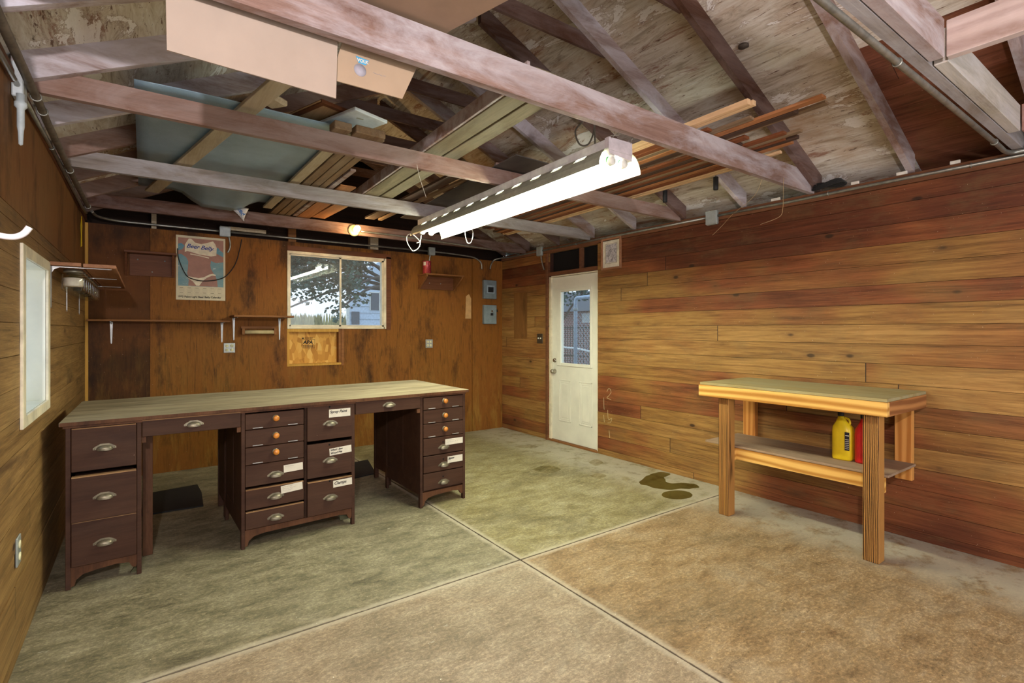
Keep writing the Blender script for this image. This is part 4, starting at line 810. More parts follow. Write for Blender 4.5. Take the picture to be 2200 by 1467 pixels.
# ------------------------------------------------------------ calendar
t=thing('wall_calendar','old swimsuit beer poster calendar with a white border pinned to the back wall','calendar',(.46,YB,1.98))
cx0,cz0,cw,ch_=.25,1.668,.421,.63; yc=YB-.004; U=(1,0,0); V=(0,0,1)
def cp(m,P,layer): m.prism([(cx0+a*cw,cz0+b*ch_) for a,b in P],(0,yc-.0005*layer,0),U,V,(0,-.0004,0))
m=MB(); cp(m,[(0,0),(1,0),(1,1),(0,1)],0); m.build('paper',plain('cream_calendar_paper',(206,196,168),.8,0,.1,.05),t)
g=G('poster_sea'); xx,yy,zz=g.sep(g.co); n=g.noise(g.map(g.co,(1,1,3)),9,5,.6); c=g.ramp(g.ma('ADD',g.ma('MULTIPLY',g.step(zz,0.,.45),.5),g.ma('MULTIPLY',n,.6)),[(.2,(124,150,150)),(.45,(96,140,150)),(.7,(70,128,158)),(.9,(60,112,160))])
c=g.mix(g.step(g.noise(g.map(g.co,(1,1,2.5)),14,5,.7),.6,.7),c,lin((196,200,205))); M_sea=g.out(c,.5)
m=MB(); cp(m,[(.04,.215),(.96,.215),(.96,.965),(.04,.965)],1); m.build('printed_sea',M_sea,t,)
M_skin=plain('poster_skin_tone',(156,114,98),.5,0,.3,.1,14)
m=MB(); cp(m,[(.24,.23),(.25,.30),(.235,.36),(.22,.42),(.235,.50),(.24,.60),(.20,.66),(.10,.71),(.04,.70),(.04,.76),(.12,.78),(.17,.84),(.10,.88),(.04,.86),(.04,.965),(.96,.965),(.96,.77),(.90,.80),(.84,.85),(.80,.82),(.79,.76),(.96,.70),(.96,.62),(.80,.60),(.70,.63),(.685,.56),(.70,.50),(.755,.43),(.80,.38),(.83,.30),(.84,.22),(.24,.22)],2); m.build('printed_figure',M_skin,t)
m=MB(); cp(m,[(.17,.74),(.175,.86),(.25,.955),(.30,.955),(.38,.90),(.50,.885),(.62,.91),(.74,.945),(.79,.90),(.82,.84),(.81,.72),(.70,.70),(.45,.72),(.28,.75),(.22,.76)],3); m.build('printed_top',plain('poster_cream',(216,206,180),.6),t); m=MB(); cp(m,[(.21,.37),(.45,.345),(.56,.365),(.66,.41),(.74,.425),(.80,.41),(.80,.395),(.72,.395),(.62,.36),(.54,.31),(.49,.26),(.46,.225),(.40,.225),(.33,.29),(.22,.345)],3); m.build('printed_swimwear',plain('poster_cream',(216,206,180),.6),t); m=MB(); cp(m,[(.28,.725),(.45,.71),(.66,.68),(.66,.665),(.45,.695),(.28,.71)],3); m.build('printed_hem',MC['poster_cream'],t)
m=MB(); m.text('Beer Belly',.055,(cx0+.20*cw,yc-.0026,cz0+.815*ch_),(.995,0,-.06),(0.06,0,.995),.35,bold=.001); m.prism([(0,0),(.05,.004),(.085,-.002),(.05,.001)],(cx0+.60*cw,yc-.0024,cz0+.80*ch_),U,V,(0,-.0004,0)); m.build('printed_script',M_navy,t)
m=MB(); m.text('1985 Pabst Light Beer Belly Calendar',.0247,(cx0+.03*cw,yc-.0012,cz0+.035*ch_),U,V,bold=.0006)
for r_ in range(2):
    for k in range(6): m.box(cx0+(.07+.155*k)*cw,yc-.0011,cz0+(.185-.075*r_)*ch_,cx0+(.14+.155*k)*cw,yc-.0005,cz0+(.189-.075*r_)*ch_)
m.build('printed_lettering',M_ink,t)
m=MB()
for r_ in range(2):
    for k in range(6):
        for q in range(5): m.box(cx0+(.05+.155*k)*cw,yc-.0011,cz0+(.172-.075*r_-.011*q)*ch_,cx0+(.165+.155*k)*cw,yc-.0005,cz0+(.1735-.075*r_-.011*q)*ch_)
m.build('printed_dates',plain('faint_print',(160,152,132)),t)
tag(MB().tube(spl([(.262,5.905,2.16),(.27,5.905,2.06),(.33,5.915,1.91),(.40,5.912,1.868),(.487,5.91,1.858),(.60,5.912,1.878),(.68,5.92,1.925),(.76,5.93,2.05),(.80,5.936,2.2),(.82,5.94,2.31)],8),.0045,8).build('hanging_cable',M_black),'dark cable drooping in a loop across the calendar','cable')
# ------------------------------------------------------------ picture frame on the right wall
t=thing('picture_frame','wood-framed pencil drawing hung above and right of the door','picture',(XR,3.87,2.19)); fy0,fy1,fz0,fz1=3.715,4.005,2.025,2.365
m=MB(); q=.022
for (a,b,c0,d0) in ((fy0,fy0+q,fz0,fz1),(fy1-q,fy1,fz0,fz1),(fy0+q,fy1-q,fz0,fz0+q),(fy0+q,fy1-q,fz1-q,fz1)): m.box(XR-.024,a,c0,XR-.002,b,d0,bev=.003)
m.build('frame',M_shelfy,t); m=MB(); m.box(XR-.012,fy0+q,fz0+q,XR-.004,fy1-q,fz1-q); m.build('mat_board',plain('pale_mat_board',(222,216,196)),t)
g=G('pencil_sketch'); n=g.noise(g.co,22,6,.7,1.5); xx,yy,zz=g.sep(g.co); M_sk=g.out(g.ramp(n,[(.38,(120,116,120)),(.5,(186,182,184)),(.62,(206,202,204))]),.8)
m=MB(); m.box(XR-.0135,fy0+.07,fz0+.075,XR-.012,fy1-.07,fz1-.07); m.build('sketch_print',M_sk,t)
m=MB(); a,b,c0,d0=fy0+.062,fy1-.062,fz0+.066,fz1-.062
for (p,r_,s_,u_) in ((a,a+.002,c0,d0),(b-.002,b,c0,d0),(a,b,c0,c0+.002),(a,b,d0-.002,d0)): m.box(XR-.0135,p,s_,XR-.012,r_,u_)
m.tube([(XR-.014,3.86+.045*math.cos(v_)*(.6+.05*v_),2.17+.07*math.sin(v_)*(.6+.05*v_)) for v_ in [k*.35 for k in range(24)]],.001,4); m.build('drawn_lines',M_ink,t)
# chalk scribbles beside the door
m=MB()
for P in ([(3.98,.63),(3.975,.52),(3.97,.50)],[(3.93,.70),(3.90,.74),(3.87,.70),(3.90,.66),(3.93,.63),(3.87,.62)],[(3.98,.44),(3.97,.36)],[(3.92,.50),(3.91,.40),(3.86,.42),(3.88,.37),(3.92,.36)],[(3.90,.28),(3.89,.20)]): m.tube(spl([(XR-.002,a,b) for a,b in P],4),.0022,5)
tag(m.build('chalk_marks',plain('chalk',(196,180,140))),'pale chalk scribbles on the boards just right of the door','writing')
tag(bx(XR-.005,5.365,1.255,XR-.002,5.655,1.872).build('hardboard_patch',wood('patch_board',(112,76,38),(142,100,54),'z',9)),'faint rectangular board patch on the wall left of the door','wall patch')
tag(MB().prism([(0,0),(.09,0),(.09,.27),(.055,.33),(.01,.30)],(3.50,YB-.002,1.525),(1,0,0),(0,0,1),(0,-.003,0)).build('bare_wood_patch',plain('bare_plywood',(186,146,96),.8)),'pale bare wood patch on the back wall left of the breaker boxes','wall patch')
tag(MB().prism([(0,0),(.10,.02),(.07,.10),(.11,.19),(.05,.26),(-.01,.17),(.02,.09)],(XL+.003,5.52,2.06),(0,1,0),(0,0,1),(.003,0,0)).build('yellow_tag',M_yellow),'yellow plastic tag hung on the left wall near the back corner','tag')
tag(MB().tube(spl([(-.20,.86,1.475),(-.185,.86,1.447),(-.155,.86,1.437),(-.125,.86,1.445),(-.10,.86,1.462),(-.088,.86,1.487)],6),[.008]*25+[.0085]*6,10).build('wall_hook',M_white),'white curved utility hook at the far left edge, close to the camera','hook') if 0 else None
t=thing('wall_hook','white curved utility hook reaching in at the left edge of the view','hook',(XL,1.6,1.5))
P=spl([(-.43,1.6,1.64),(-.36,1.6,1.625),(-.30,1.6,1.592),(-.265,1.6,1.582),(-.24,1.6,1.581),(-.224,1.6,1.59),(-.214,1.6,1.606)],6); m=MB(); m.tube(P,.0068,12); m.build('hook_arm',plain('white_vinyl',(226,220,222),.3),t)
m=MB(); m.box(XL+.001,1.56,1.60,XL+.012,1.64,1.67,bev=.003); m.build('mount_plate',M_greybox,t)
# ------------------------------------------------------------ things stored on top of the joists
zt=lambda y: 2.547-.0186*(y-1.8) if y<3.0 else 2.525-.005*(y-3)     # top of the joists
def ztop(y): return 2.549 - .0375*(y-1.84) if y<2.98 else 2.5065-.003*(y-2.98)
def zz_(y): return 2.551-.0185*(y-1.82)
# lumber and trim stacked on the right
LB=[(2.585,.032,1.46,4.3,.030,'p',0,'pale pine strip with a fresh cut end, leftmost of the lumber stack'),
 (2.62,.034,1.45,4.4,.028,'p',0,'pale pine strip second from the left of the lumber stack'),
 (2.665,.05,1.95,4.6,.016,'b',0,'short dark brown board beside the pine strips in the lumber stack'),
 (2.72,.05,1.78,4.5,.016,'b',0,'worn brown board left of the short pale stick in the lumber stack'),
 (2.775,.045,1.55,4.7,.016,'y',.0,'short pale grey-brown stick in the middle of the lumber stack'),
 (2.835,.055,1.20,4.7,.016,'o',0,'orange trim board, longest reaching toward the camera in the lumber stack'),
 (2.90,.06,1.37,4.8,.034,'d',0,'dark thick moulding right of the long orange trim board'),
 (2.965,.05,1.24,4.6,.014,'y',.018,'weathered light stick lying over the dark moulding'),
 (3.02,.06,1.72,4.7,.018,'b',0,'brown board right of the dark moulding in the lumber stack'),
 (3.085,.055,1.80,4.8,.018,'d',0,'dark flat board with a slanted end in the lumber stack'),
 (3.145,.045,1.55,4.8,.016,'b',0,'thin brown stick between dark boards in the lumber stack'),
 (3.195,.04,1.48,4.7,.018,'y',0,'tan stick with a rounded end in the lumber stack'),
 (3.24,.035,1.60,4.8,.016,'b',0,'thin brown trim right of the tan stick'),
 (3.285,.035,1.54,4.9,.022,'d',0,'thin dark trim near the right of the lumber stack'),
 (3.335,.05,1.60,4.9,.016,'o',0,'orange-brown board near the right of the lumber stack'),
 (3.40,.06,1.95,4.9,.016,'b',0,'brown board second from the right of the lumber stack'),
 (3.455,.036,1.73,4.95,.018,'p',0,'whitish strip with splintered end at the right of the lumber stack'),
 (3.505,.036,2.05,4.95,.018,'p',0,'pale edge strip, rightmost of the lumber stack')]
mm={'p':M_boardp,'b':M_boardb,'y':M_boardy,'o':M_boardo,'d':M_boardd}
for (x,wd,ya,yb,h,k,dz,lb) in LB:
    m=MB(); m.beam((x,ya,zz_(ya)+h/2+dz),(x-.02,yb,zz_(yb)+h/2+dz),wd-.004,h,bev=.0015)
    tag(m.build('lumber_strip',mm[k]),lb,'board','lumber strips on the right side of the joists')
# black sleeved storage hooks under the rafters
for (x,y,lb) in ((3.548,2.74,'black rubber sleeved hook, farther of the two below the lumber stack'),(3.548,2.27,'black rubber sleeved hook, nearer of the two below the lumber stack')):
    t=thing('storage_hook',lb,'hook',(x,y,2.43)); m=MB(); m.lathe((x,y,2.44),[(0,0),(.017,.001),(.019,.006),(.019,.098),(.015,.10)],14); m.build('rubber_sleeve',M_black,t)
    m=MB(); m.tube([(x,y,2.53),(x,y,2.60)],.005,8); m.build('hook_rod',M_galv,t)
# doubled binder along the middle
for (xa,xb,ya,yb,h,lb) in ((1.475,1.60,1.86,4.55,.04,'left plank of the dusty cobwebbed pair laid over the joists'),(1.612,1.72,1.90,4.50,.04,'right plank of the dusty cobwebbed pair laid over the joists')):
    m=MB(); xm_=(xa+xb)/2; m.beam((xm_,ya,2.551+h/2),(xm_+.03,yb,2.505+h/2),xb-xa,h,bev=.003); tag(m.build('plank',wood('grey_green_plank',(88,78,58),(134,122,96),'y',9,dust=.45,dustc=(150,142,120),stain=.3)),lb,'plank')
m=MB(); m.beam((1.462,1.9,2.592),(1.492,4.5,2.546),.018,.078,bev=.002); tag(m.build('plank',M_truss),'reddish board standing on edge beside the cobwebbed planks','plank')
# planks on the left
def plank(a,b,wd,h,mt,lb,z0=None,dz=0):
    za=zz_(a[1]) if z0 is None else z0; zb=zz_(b[1]) if z0 is None else z0
    za=max(za,ztop(a[1])); zb=2.503 if b[1]>3.5 else max(zb,ztop(b[1]))
    m=MB(); m.beam((a[0],a[1],za+h/2+dz),(b[0],b[1],zb+h/2+dz),wd,h,bev=.002); return tag(m.build('plank',mt),lb,'plank')
M_pl=wood('pale_grey_plank',(156,138,112),(190,176,150),'y',8,dust=.3,dustc=(196,188,172),stain=.25)
plank((.555,2.45),(.05,5.15),.095,.02,M_pl,'pale plank crossing under the blue-grey sheet at an angle, left of the other planks')
plank((.975,3.012),(.93,5.2),.075,.02,M_pl,'pale plank at the right edge of the blue-grey sheet')
plank((1.05,3.012),(1.02,5.5),.06,.018,M_boardy,'grey-brown board just right of the pale plank beside the blue-grey sheet')
plank((1.115,3.012),(1.09,5.5),.06,.018,M_boardy,'middle grey-brown board of the three beside the pale plank')
plank((1.175,3.012),(1.15,5.5),.05,.018,M_boardy,'rightmost grey-brown board of the three beside the pale plank')
plank((1.225,3.67),(1.215,5.4),.04,.018,M_truss,'short stick with a pale end right of the grey-brown boards')
plank((1.32,4.07),(1.30,5.45),.125,.012,M_boardo,'thin tan panel strip lit by the bulb near the grey joist')
plank((1.46,4.60),(1.43,5.35),.13,.014,M_boardo,'warped tan board lit orange by the bulb')
plank((2.02,3.2),(1.98,5.1),.04,.02,M_boardy,'thin pale stick beside the dark grey panel over the joists')
plank((1.90,3.3),(1.87,5.1),.10,.02,M_boardd,'dark board left of the thin pale stick over the joists')
plank((2.3,4.22),(2.9,4.5),.09,.02,M_boardo,'small tan board behind the grey joist') if 0 else None
# sagging blue-grey sheet
m=MB(); nx,ny=14,24; V_=[]
for j in range(ny+1):
    v_=j/ny; y=3.018+2.18*v_; row=[]
    for i in range(nx+1):
        u_=i/nx; x=-.04+(1.06 if v_<.98 else 1.04)*u_; sag=0
        base=2.5575+.003*math.sin(u_*7)
        if y>4.2: b_=max(0,min(1,(u_-.24)/.2))*max(0,min(1,(.86-u_)/.2)); sag=-.11*((y-4.2)/1.0)**1.3*b_*b_*(3-2*b_)
        row.append(m.bm.verts.new((x,y,base+sag+.006*math.sin(v_*9+u_*3))))
    V_.append(row)
for a,b in zip(V_,V_[1:]):
    for i in range(nx): m._f([a[i],a[i+1],b[i+1],b[i]],True)
sh=m.build('insulation_sheet',M_foil); md=sh.modifiers.new('t','SOLIDIFY'); md.thickness=.004; md.offset=1
tag(sh,'large blue-grey insulation sheet lying over the joists and sagging at its far end','sheet')
# cabinet doors
def slabr(A,e1,e2,l1,l2,z,th,mt,name,par,inset=None,tilt=0):
    e1=Vector((e1[0],e1[1],0)).normalized(); e2=Vector((-e1[1],e1[0],0)); m=MB()
    P=[Vector((A[0],A[1],z)),Vector((A[0],A[1],z))+e1*l1,Vector((A[0],A[1],z))+e1*l1+e2*l2,Vector((A[0],A[1],z))+e2*l2]
    up=Vector((0,0,th)); P[2].z+=tilt; P[3].z+=tilt
    if inset:
        q=inset; 
        for (a,b,c0,d0) in ((0,l1,0,q),(0,l1,l2-q,l2),(0,q,q,l2-q),(l1-q,l1,q,l2-q)):
            o=P[0]; K=[o+e1*a+e2*c0,o+e1*b+e2*c0,o+e1*b+e2*d0,o+e1*a+e2*d0]; m.hexa(K+[k_+up for k_ in K])
        return m.build(name,mt,par)
    m.hexa(P+[p+up for p in P],bev=.004 if th>.01 else 0); return m.build(name,mt,par)
t=thing('cabinet_door','white laminate cabinet door lying flat above the joist in front of the wooden door','cabinet door',(.92,3.0,2.60))
slabr((.956,2.833),(.221,.075),None,.235,.56,2.60,.02,M_whited,'door_panel',t)
m=MB(); m.box(1.0,2.93,2.5985,1.04,2.945,2.60); m.build('sticker',plain('door_sticker',(176,178,166)),t)
t=thing('cabinet_door','brown framed cabinet door lying flat behind the white one','cabinet door',(.76,3.0,2.63))
slabr((.797,2.911),(.098,.033),None,.30,.42,2.628,.02,M_boxw,'door_frame',t,inset=.03)
slabr((.79,2.92),(.098,.033),None,.29,.40,2.636,.006,wood('tan_door_panel',(170,136,96),(200,166,124),'y',9),'door_panel',t)
# wood blocks on the cabinet-door chord
for (x0,x1,y0_,lb) in ((.865,.965,2.96,'worn wood offcut on the joist below the white cabinet door, left of two'),(.985,1.165,2.955,'worn wood offcut with white paint on top, right of two on the joist')):
    m=MB(); m.beam((x0,y0_-.005,2.528),(x1,y0_,2.528),.09,.045,bev=.004); tag(m.build('wood_block',M_boardy),lb,'wood block')
m=MB(); m.beam((2.0,2.99,2.531),(2.17,2.94,2.531),.05,.022,bev=.003); tag(m.build('wood_block',M_truss),'small reddish block in front of the dark grey panel on the joist','wood block')
m=MB(); m.beam((.43,2.965,2.527),(.54,2.99,2.527),.10,.03,bev=.006) if 0 else m.beam((.52,2.93,2.59),(.60,2.99,2.59),.11,.035,bev=.01); tag(m.build('wood_block',M_pl),'pale rounded block resting on the angled plank over the joist','wood block')
# dark grey panel
m=MB(); m.prism([(1.97,2.70),(2.36,2.72),(2.50,4.9),(2.12,4.9)],(0,0,2.512),(1,0,0),(0,1,0),(0,0,.006)); tag(m.build('grey_panel',M_gpan),'large dark grey panel lying over the joists behind the fluorescent light','panel')
# bag
t=thing('plastic_bag','crumpled white plastic bag with blue lettering hanging over the far joist','bag',(.68,5.2,2.44)); m=MB(); n=10; V_=[]
for j in range(n+1):
    row=[]
    for i in range(n+1):
        u_=i/n; v_=j/n; w_=(1-v_)**1.1; x=.60+.05*v_+ (.175*w_)*u_+.09*v_; row.append(m.bm.verts.new((x+.0*u_,5.22-.012*math.sin(u_*9+v_*4)-.01*math.sin(v_*12),2.50-.135*v_-.02*u_*w_)))
    V_.append(row)
for a,b in zip(V_,V_[1:]):
    for i in range(n): m._f([a[i],a[i+1],b[i+1],b[i]],True)
o=m.build('bag_film',M_bag,t); md=o.modifiers.new('t','SOLIDIFY'); md.thickness=.004
m=MB(); m.text('iced',.055,(.672,5.200,2.478),(.55,0,-.83),(.83,0,.55),.0,bold=.001); m.build('printed_letters',plain('bag_blue_print',(50,100,160)),t)
# cardboard carton folded over the joist
t=thing('flattened_carton','big flattened tan cardboard carton hanging over the near joist','cardboard box',(.4,1.9,2.2))
m=MB(); m.prism([(.056,2.225),(.566,2.212),(.572,2.44),(.565,2.56),(.05,2.56)],(0,1.884,0),(1,0,0),(0,0,1),(0,.006,0)); m.build('hanging_flap',M_cardp,t)
m=MB(); m.prism([(.0,1.30),(1.13,1.28),(1.07,1.504),(.99,1.80),(.98,1.90),(0,1.90)],(0,0,2.562),(1,0,0),(0,1,0),(0,0,.006)); m.build('top_panel',M_cardi,t)
m=MB(); m.prism([(.60,2.455),(.555,2.29),(.572,2.286),(.832,2.288),(.925,2.50),(.93,2.56),(.6,2.56)],(0,1.905,0),(1,0,0),(0,0,1),(0,.006,0)); fl=m.build('printed_flap',M_card,t)
U=Vector((.995,0,.02)).normalized(); V=Vector((0,0,1)); yq=1.9043
m=MB(); m.prism([(0,.026),(.052,.022),(.038,.0),(.010,.003)],(.645,yq,2.374),U,V,(0,-.0005,0)); m.build('printed_badge',M_blue,fl)
m=MB(); m.text('VOLK',.0165,(.6505,yq-.0008,2.3815),U,V,.0,bold=.0008); m.build('printed_letters',M_paper,fl)
m=MB(); m.lathe((.662,yq,2.351),[(0,-.0005),(.0235,-.0005),(.0235,0)],28,'y'); m.build('printed_globe',M_blueg,fl)
m=MB(); m.scrib((.712,yq-.0004,2.352),U,V,.05,.007,.0007); m.build('printed_caption',M_blueg,fl)
# cables near the light
tag(MB().tube(spl([(2.27,2.38,2.70),(2.20,2.38,2.62),(2.235,2.38,2.545),(2.31,2.38,2.56),(2.36,2.38,2.65),(2.365,2.38,2.72),(2.37,2.38,2.56),(2.33,2.36,2.47),(2.25,2.34,2.40)],8),.0055,8).build('lamp_cable',plain('grey_cable',(120,118,112),.5)),'grey cable looped above the near end of the fluorescent light','cable')
m=MB()
for k in range(5): m.tube([(4.045+.018*math.sin(a)-.004*k,1.68+(.115-.006*k)*math.cos(a),2.415+.006*k+.012*math.sin(a*2)) for a in [2*math.pi*i/28 for i in range(29)]],.005,6)
tag(m.build('cable_coil',M_black),'coil of black cable lying on the top plate of the right wall','cable')
for (P,lb) in (([(3.62,1.795,2.43),(3.625,1.80,2.33),(3.70,1.84,2.24),(3.69,1.86,2.18),(3.60,1.95,2.13)],'thin tan string hanging from the long joist near the junction box'),([(1.39,2.96,2.41),(1.41,2.96,2.33),(1.44,2.96,2.25),(1.45,2.95,2.21)],'thin white string hanging from the middle joist left of the light'),
    ([(3.40,1.82,2.42),(3.43,1.90,2.30),(3.50,2.1,2.22),(3.60,2.25,2.17),(3.55,2.3,2.10)],'thin tan string drooping beside the square box on the right wall')):
    tag(MB().tube(spl(P,6),.0014,5).build('hanging_string',M_cord if 'white' in lb else plain('tan_string',(176,150,110))),lb,'string')
tag(bx(.70,5.935,2.392,1.05,5.965,2.43,bev=.002).build('wood_batten',M_pl),'pale short batten on the ledge beside the junction box over the calendar','batten')
for (x0,x1,lb) in ((.055,.095,'narrow pale stud end above the back wall, over the wooden box shelf'),(2.2,2.30,'pale stud end above the window'),(1.28,1.36,'brown stud end above the left of the window')):
    tag(bx(x0,5.975,2.34,x1,6.05,2.52).build('stud_end',M_pl if 'pale' in lb else M_shelf),lb,'stud')
# white chips that stand in for lamp-slot light spots on the right plate
for (y,l,lb) in ((.95,.05,'small modelled spot of lamp light on the right wall plate near the conduit bend'),(1.22,.06,'modelled spot of lamp light on the plate below the rafter foot'),(2.05,.07,'modelled sliver of lamp light on the plate beside the cable coil'),(1.5,.05,'short modelled chip of lamp light on the plate, right of the cable coil')):
    m=MB(); m.beam((4.078,y,2.405+.006),(4.079,y+l,2.411),.012,.012,bev=.002) if 0 else m.box(4.075,y,PZ,4.088,y+l,PZ+.02,bev=.002); tag(m.build('slot_light_chip',M_slotlight),lb,'light spot')
tag(MB().lathe((2.93,1.69,roofz(2.93)-.012),[(0,0),(.03,0),(.03,.012)],20).build('knot_plug',plain('dark_knot_plug',(92,84,78))),'round grey knot plug in the roof plywood at upper right','plug')
# ------------------------------------------------------------ floor marks
def blob(name,P,mt,lb,cat,z=.0012):
    m=MB(); Q=spl([(a,b,0) for a,b in P]+[(P[0][0],P[0][1],0)],5)[:-1]; m.prism([(q.x,q.y) for q in Q],(0,0,.0004),(1,0,0),(0,1,0),(0,0,z)); return tag(m.build(name,mt),lb,cat)
g=G('wet_patch'); g.n.nodes.remove(g.b); tr=g.N('BsdfTransparent'); tr.inputs[0].default_value=(.70,.68,.50,1); gl=g.N('BsdfGlossy'); gl.inputs['Roughness'].default_value=.05; f_=g.N('Fresnel'); f_.inputs[0].default_value=1.33; ge=g.N('NewGeometry'); mx=g.N('MixShader'); g.L(g.ma('MULTIPLY',f_.outputs[0],g.ma('SUBTRACT',1.,ge.outputs['Backfacing'])),mx.inputs[0]); g.L(tr.outputs[0],mx.inputs[1]); g.L(gl.outputs[0],mx.inputs[2]); g.n.links.new(mx.outputs[0],g.n.nodes['Material Output'].inputs[0]); M_wet=g.m
blob('water_puddle',[(3.621,3.082),(3.72,3.12),(3.818,3.166),(3.87,3.17),(3.925,3.185),(4.05,3.175),(4.069,3.082),(3.978,3.052),(3.92,3.04),(3.876,2.987),(3.83,2.95),(3.82,2.89),(3.86,2.86),(3.89,2.846),(3.93,2.82),(3.95,2.79),(3.98,2.75),(3.926,2.67),(3.86,2.69),(3.812,2.695),(3.77,2.74),(3.70,2.76),(3.661,2.775),(3.617,2.835),(3.59,2.90),(3.60,2.97),(3.58,3.02)],M_wet,'dark irregular wet puddle on the concrete by the right wall','puddle')
blob('water_puddle',[(3.70,2.579),(3.626,2.551),(3.528,2.572),(3.467,2.633),(3.47,2.706),(3.538,2.755),(3.62,2.76),(3.71,2.72),(3.74,2.645)],M_wet,'round wet spot just in front of the dark puddle','puddle')
g=G('damp_stain'); g.n.nodes.remove(g.b); tr=g.N('BsdfTransparent'); n_=g.noise(g.co,14,6,.7); g.L(g.ramp(n_,[(.35,(.99,.98,.96,1)),(.65,(.88,.86,.79,1))]),tr.inputs[0]); g.n.links.new(tr.outputs[0],g.n.nodes['Material Output'].inputs[0]); M_damp=g.m
for P,lb in (([(3.53,4.88),(3.70,4.87),(3.77,4.71),(3.60,4.73)],'faint brownish damp mark on the concrete in front of the far corner'),([(3.74,3.85),(3.90,3.90),(3.86,3.76),(3.70,3.70)],'faint damp mark on the concrete in front of the door edge'),([(3.40,3.48),(3.53,3.50),(3.53,3.39),(3.40,3.37)],'faint oval damp mark between the door and the puddle'),([(3.10,3.98),(3.31,4.01),(3.33,3.81),(3.13,3.78)],'faint wide damp mark on the middle of the rear slab')): blob('damp_mark',P,M_damp,lb,'floor stain',.0006)
for k,(x,y,s_) in enumerate(((2.62,4.55,.10),(2.85,4.35,.08),(2.55,4.2,.09),(3.05,3.55,.10),(3.25,4.0,.09),(2.95,4.85,.09),(2.5,3.85,.1))):
    pass
# ------------------------------------------------------------ outside
struct(bx(XL-6,YB+.3,-.4,14,40,-.3).build('ground_lawn',M_grass,origin=(0,0,0)))
struct(bx(XR+.3,-4,-.12,22,YB+.29,-.06).build('ground_paving',M_pave,origin=(0,0,0)))
struct(bx(XR+.3,YB+.29,-.29,22,30,-.06).build('ground_paving_far',M_pave,origin=(0,0,0)))
m=MB()
for k in range(26): 
    y=24+k*.5
    for i in range(90): 
        x=-3+i*.14+random.uniform(-.03,.03); 
        if x>9: continue
        h=2.35+random.uniform(-.2,.15)+.01*k; m.prism([(-.05,0),(.05,0),(.07,h*.7),(.0,h),(-.06,h*.75)],(x,y,-.3),(1,0,0),(0,0,1),(0,.02,0))
o=m.build('corn_field',M_corn); tag(o,'dry tan corn field at the horizon beyond the window','crop field',kind='stuff')
# tree
def tree(name,base,trunk,crowns,label,leaf=.07,n=2600):
    t=thing(name,label,'tree',base); m=MB(); b=Vector(base); m.tube([b,b+Vector(trunk)*.5,b+Vector(trunk)],[.13,.1,.07],10)
    top=b+Vector(trunk)
    for c,r in crowns: m.tube(spl([top-Vector((0,0,.4)),(top+Vector(c))/2+Vector((0,0,.1)),Vector(c)],4),[.05-.0045*k for k in range(9)],6)
    m.build('trunk',M_bark,t); m=MB(); tot=sum(r[0]*r[1]*r[2] for c,r in crowns)
    for c,r in crowns:
        for _ in range(int(n*r[0]*r[1]*r[2]/tot)):
            d=Vector((random.gauss(0,1),random.gauss(0,1),random.gauss(0,1))).normalized()*random.random()**.45
            p=Vector(c)+Vector((d.x*r[0],d.y*r[1],d.z*r[2])); a=random.uniform(0,6.28); e=random.uniform(-1,.4); s_=leaf*random.uniform(.6,1.3)
            u=Vector((math.cos(a),math.sin(a),e)).normalized(); v=u.cross(Vector((random.uniform(-1,1),random.uniform(-1,1),.3))).normalized()
            m.quad(p-u*s_*.5,p+v*s_*.35,p+u*s_*.6,p-v*s_*.35)
    m.build('foliage',M_leaf,t)
tree('leafy_tree',(5.3,11.6,-.3),(-.2,0,3.0),[((3.1,11.0,3.0),(.95,.8,.75)),((2.2,11.2,2.9),(1.1,.8,.75)),((1.6,10.8,2.2),(.75,.5,.45)),((2.7,10.6,2.25),(.5,.4,.4)),((3.4,10.4,2.2),(.45,.4,.4)),((1.95,10.6,1.65),(.45,.35,.25)),((3.0,10.0,1.72),(.22,.2,.22)),((3.75,11.4,2.8),(.5,.5,.5))],'leafy dark green tree outside the back window',leaf=.085,n=9500)
# pale house with lap siding
t=thing('neighbour_house','pale blue house with lap siding seen through the right window pane','house',(6.5,16,-.3)); m=MB()
hx0,hx1,hy=5.17,8.6,16.0
z=-.3
while z<3.0: m.hexa([(hx0,hy-.03,z),(hx1,hy-.03,z),(hx1,hy+.1,z),(hx0,hy+.1,z),(hx0,hy-.005,z+.2),(hx1,hy-.005,z+.2),(hx1,hy+.1,z+.2),(hx0,hy+.1,z+.2)]); z+=.202
m.prism([(hx0,hy+.05),(hx1,hy+.05),(hx1,hy+4),(hx0+1.5,hy+4)],(0,0,-.3),(1,0,0),(0,1,0),(0,0,3.3)); m.prism([(0,0),(3.43,0),(3.43,1.9)],(hx0,hy,3.0),(1,0,0),(0,0,1),(0,.3,0)); m.build('siding_wall',M_siding,t)
m=MB(); m.box(5.88,hy-.06,2.02,6.16,hy-.01,2.56); m.build('window',plain('dark_house_window',(74,86,98),.2),t); m=MB(); m.box(5.28,hy-.06,1.55,5.52,hy-.01,1.95); m.build('window',MC['dark_house_window'],t)
m=MB(); m.box(5.86,hy-.07,2.0,5.88,hy-.01,2.58); m.box(6.16,hy-.07,2.0,6.18,hy-.01,2.58); m.box(5.86,hy-.07,2.56,6.18,hy-.01,2.59); m.box(hx0-.05,hy-.05,-.3,hx0+.04,hy,3.0); m.box(6.33,hy-.05,-.3,6.41,hy,3.4); m.build('corner_trim',M_white,t)
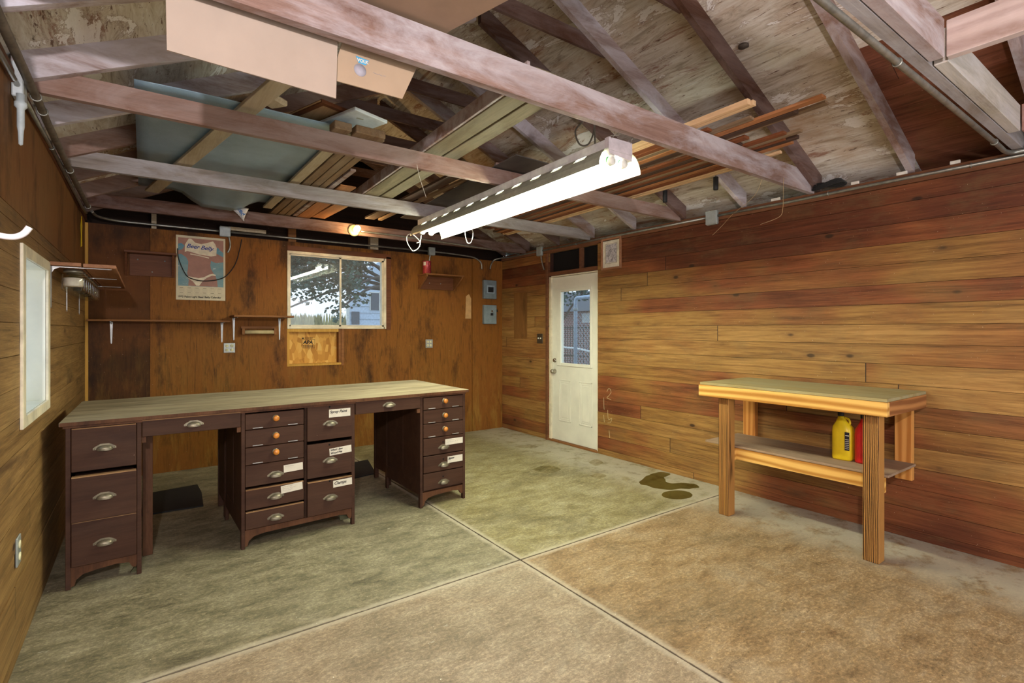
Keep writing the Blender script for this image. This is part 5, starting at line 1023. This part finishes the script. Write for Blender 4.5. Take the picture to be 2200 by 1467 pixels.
# through the door: pipe gate, chain link, iron fence, brick house, hedge tree
t=thing('pipe_gate_frame','galvanised pipe fence frame with a right-angle elbow outside the door','fence',(6.0,6.5,-.06)); m=MB(); m.tube([(6,6.49,-.06),(6,6.49,1.86)]+[(6,6.43-.06*math.cos(a)+.0,1.86+.06*math.sin(a)) for a in ()]+[(6,6.47,1.905),(6,6.43,1.92),(6,5.2,1.925)],.032,14); m.build('pipe',plain('pale_galvanised_pipe',(176,192,206),.4,.3),t)
m=MB(); m.lathe((6,6.49,1.70),[(.04,0),(.042,.02),(.04,.05)],14); m.build('collar',M_greybox,t)
m=MB(); k=0
z0,z1,ya,yb=0,1.66,5.3,6.46; s_=.062
def seg(y,z,dy):
    # clip a 45 degree wire to the panel
    P=[]; t0=0; L_=(z1-z0)
    a=(y,z0); b=(y+dy*L_,z1); tt=[0,1]
    for lim in (ya,yb):
        if dy*L_!=0:
            q=(lim-y)/(dy*L_)
            tt.append(q)
    tt=[q for q in tt if 0<=q<=1 and ya-1e-6<=y+dy*L_*q<=yb+1e-6]; 
    return (min(tt),max(tt)) if len(tt)>=2 else None
for dy in (1,-1):
    y=ya-2.0
    while y<yb+2.0:
        r_=seg(y,z0,dy)
        if r_ and r_[1]-r_[0]>.01: m.tube([(6.0+.004*dy,y+dy*(z1-z0)*q,z0+(z1-z0)*q) for q in r_],.0028,4,False)
        y+=s_*1.414
m.build('chain_link_mesh',plain('link_wire',(150,166,180),.4,.5),t)
t=thing('iron_fence','black iron picket fence beyond the pipe gate','fence',(10,10.5,-.06)); m=MB()
for z in (1.42,.62): m.box(9.99,8.5,z,10.01,12.6,z+.03)
y=8.5
while y<12.6: m.box(9.992,y,-.06,10.008,y+.016,1.5); y+=.11
m.build('pickets',M_iron,t)
t=thing('brick_house','red brick house with a white window seen through the door glass','house',(14,15.5,-.06)); m=MB(); m.box(14,13.3,-.06,18,22,2.1); m.build('brick_wall',M_brick,t)
m=MB(); m.box(13.96,13.9,1.66,14.0,14.72,2.02); m.build('window',M_white,t)
m=MB(); m.prism([(-.4,2.1),(2,3.1),(2,2.1)],(14,13.2,0),(1,0,0),(0,0,1),(0,9,0)); m.build('roof',plain('dark_roof_shingle',(74,80,84)),t)
m=MB(); m.tube(spl([(9.0,10.6,1.02),(9.0,10.2,.92),(9.0,9.7,.90),(9.0,9.2,.84),(9.0,8.6,.80)],5),.025,8); [m.tube([(9,y_,-.06),(9,y_,z_)],.02,6) for y_,z_ in ((10.55,1.0),(8.65,.81))]; tag(m.build('hand_rail',M_white),'white curving rail beyond the pipe gate','rail')
tree('yard_tree',(12.2,14.2,-.06),(0,0,1.8),[((12.0,13.6,3.1),(.9,1.7,.9)),((12.2,12.0,3.0),(.8,1.2,.8)),((12.0,14.8,2.9),(.7,.9,.7))],'dark green tree above the brick house through the door glass',leaf=.12,n=2600)
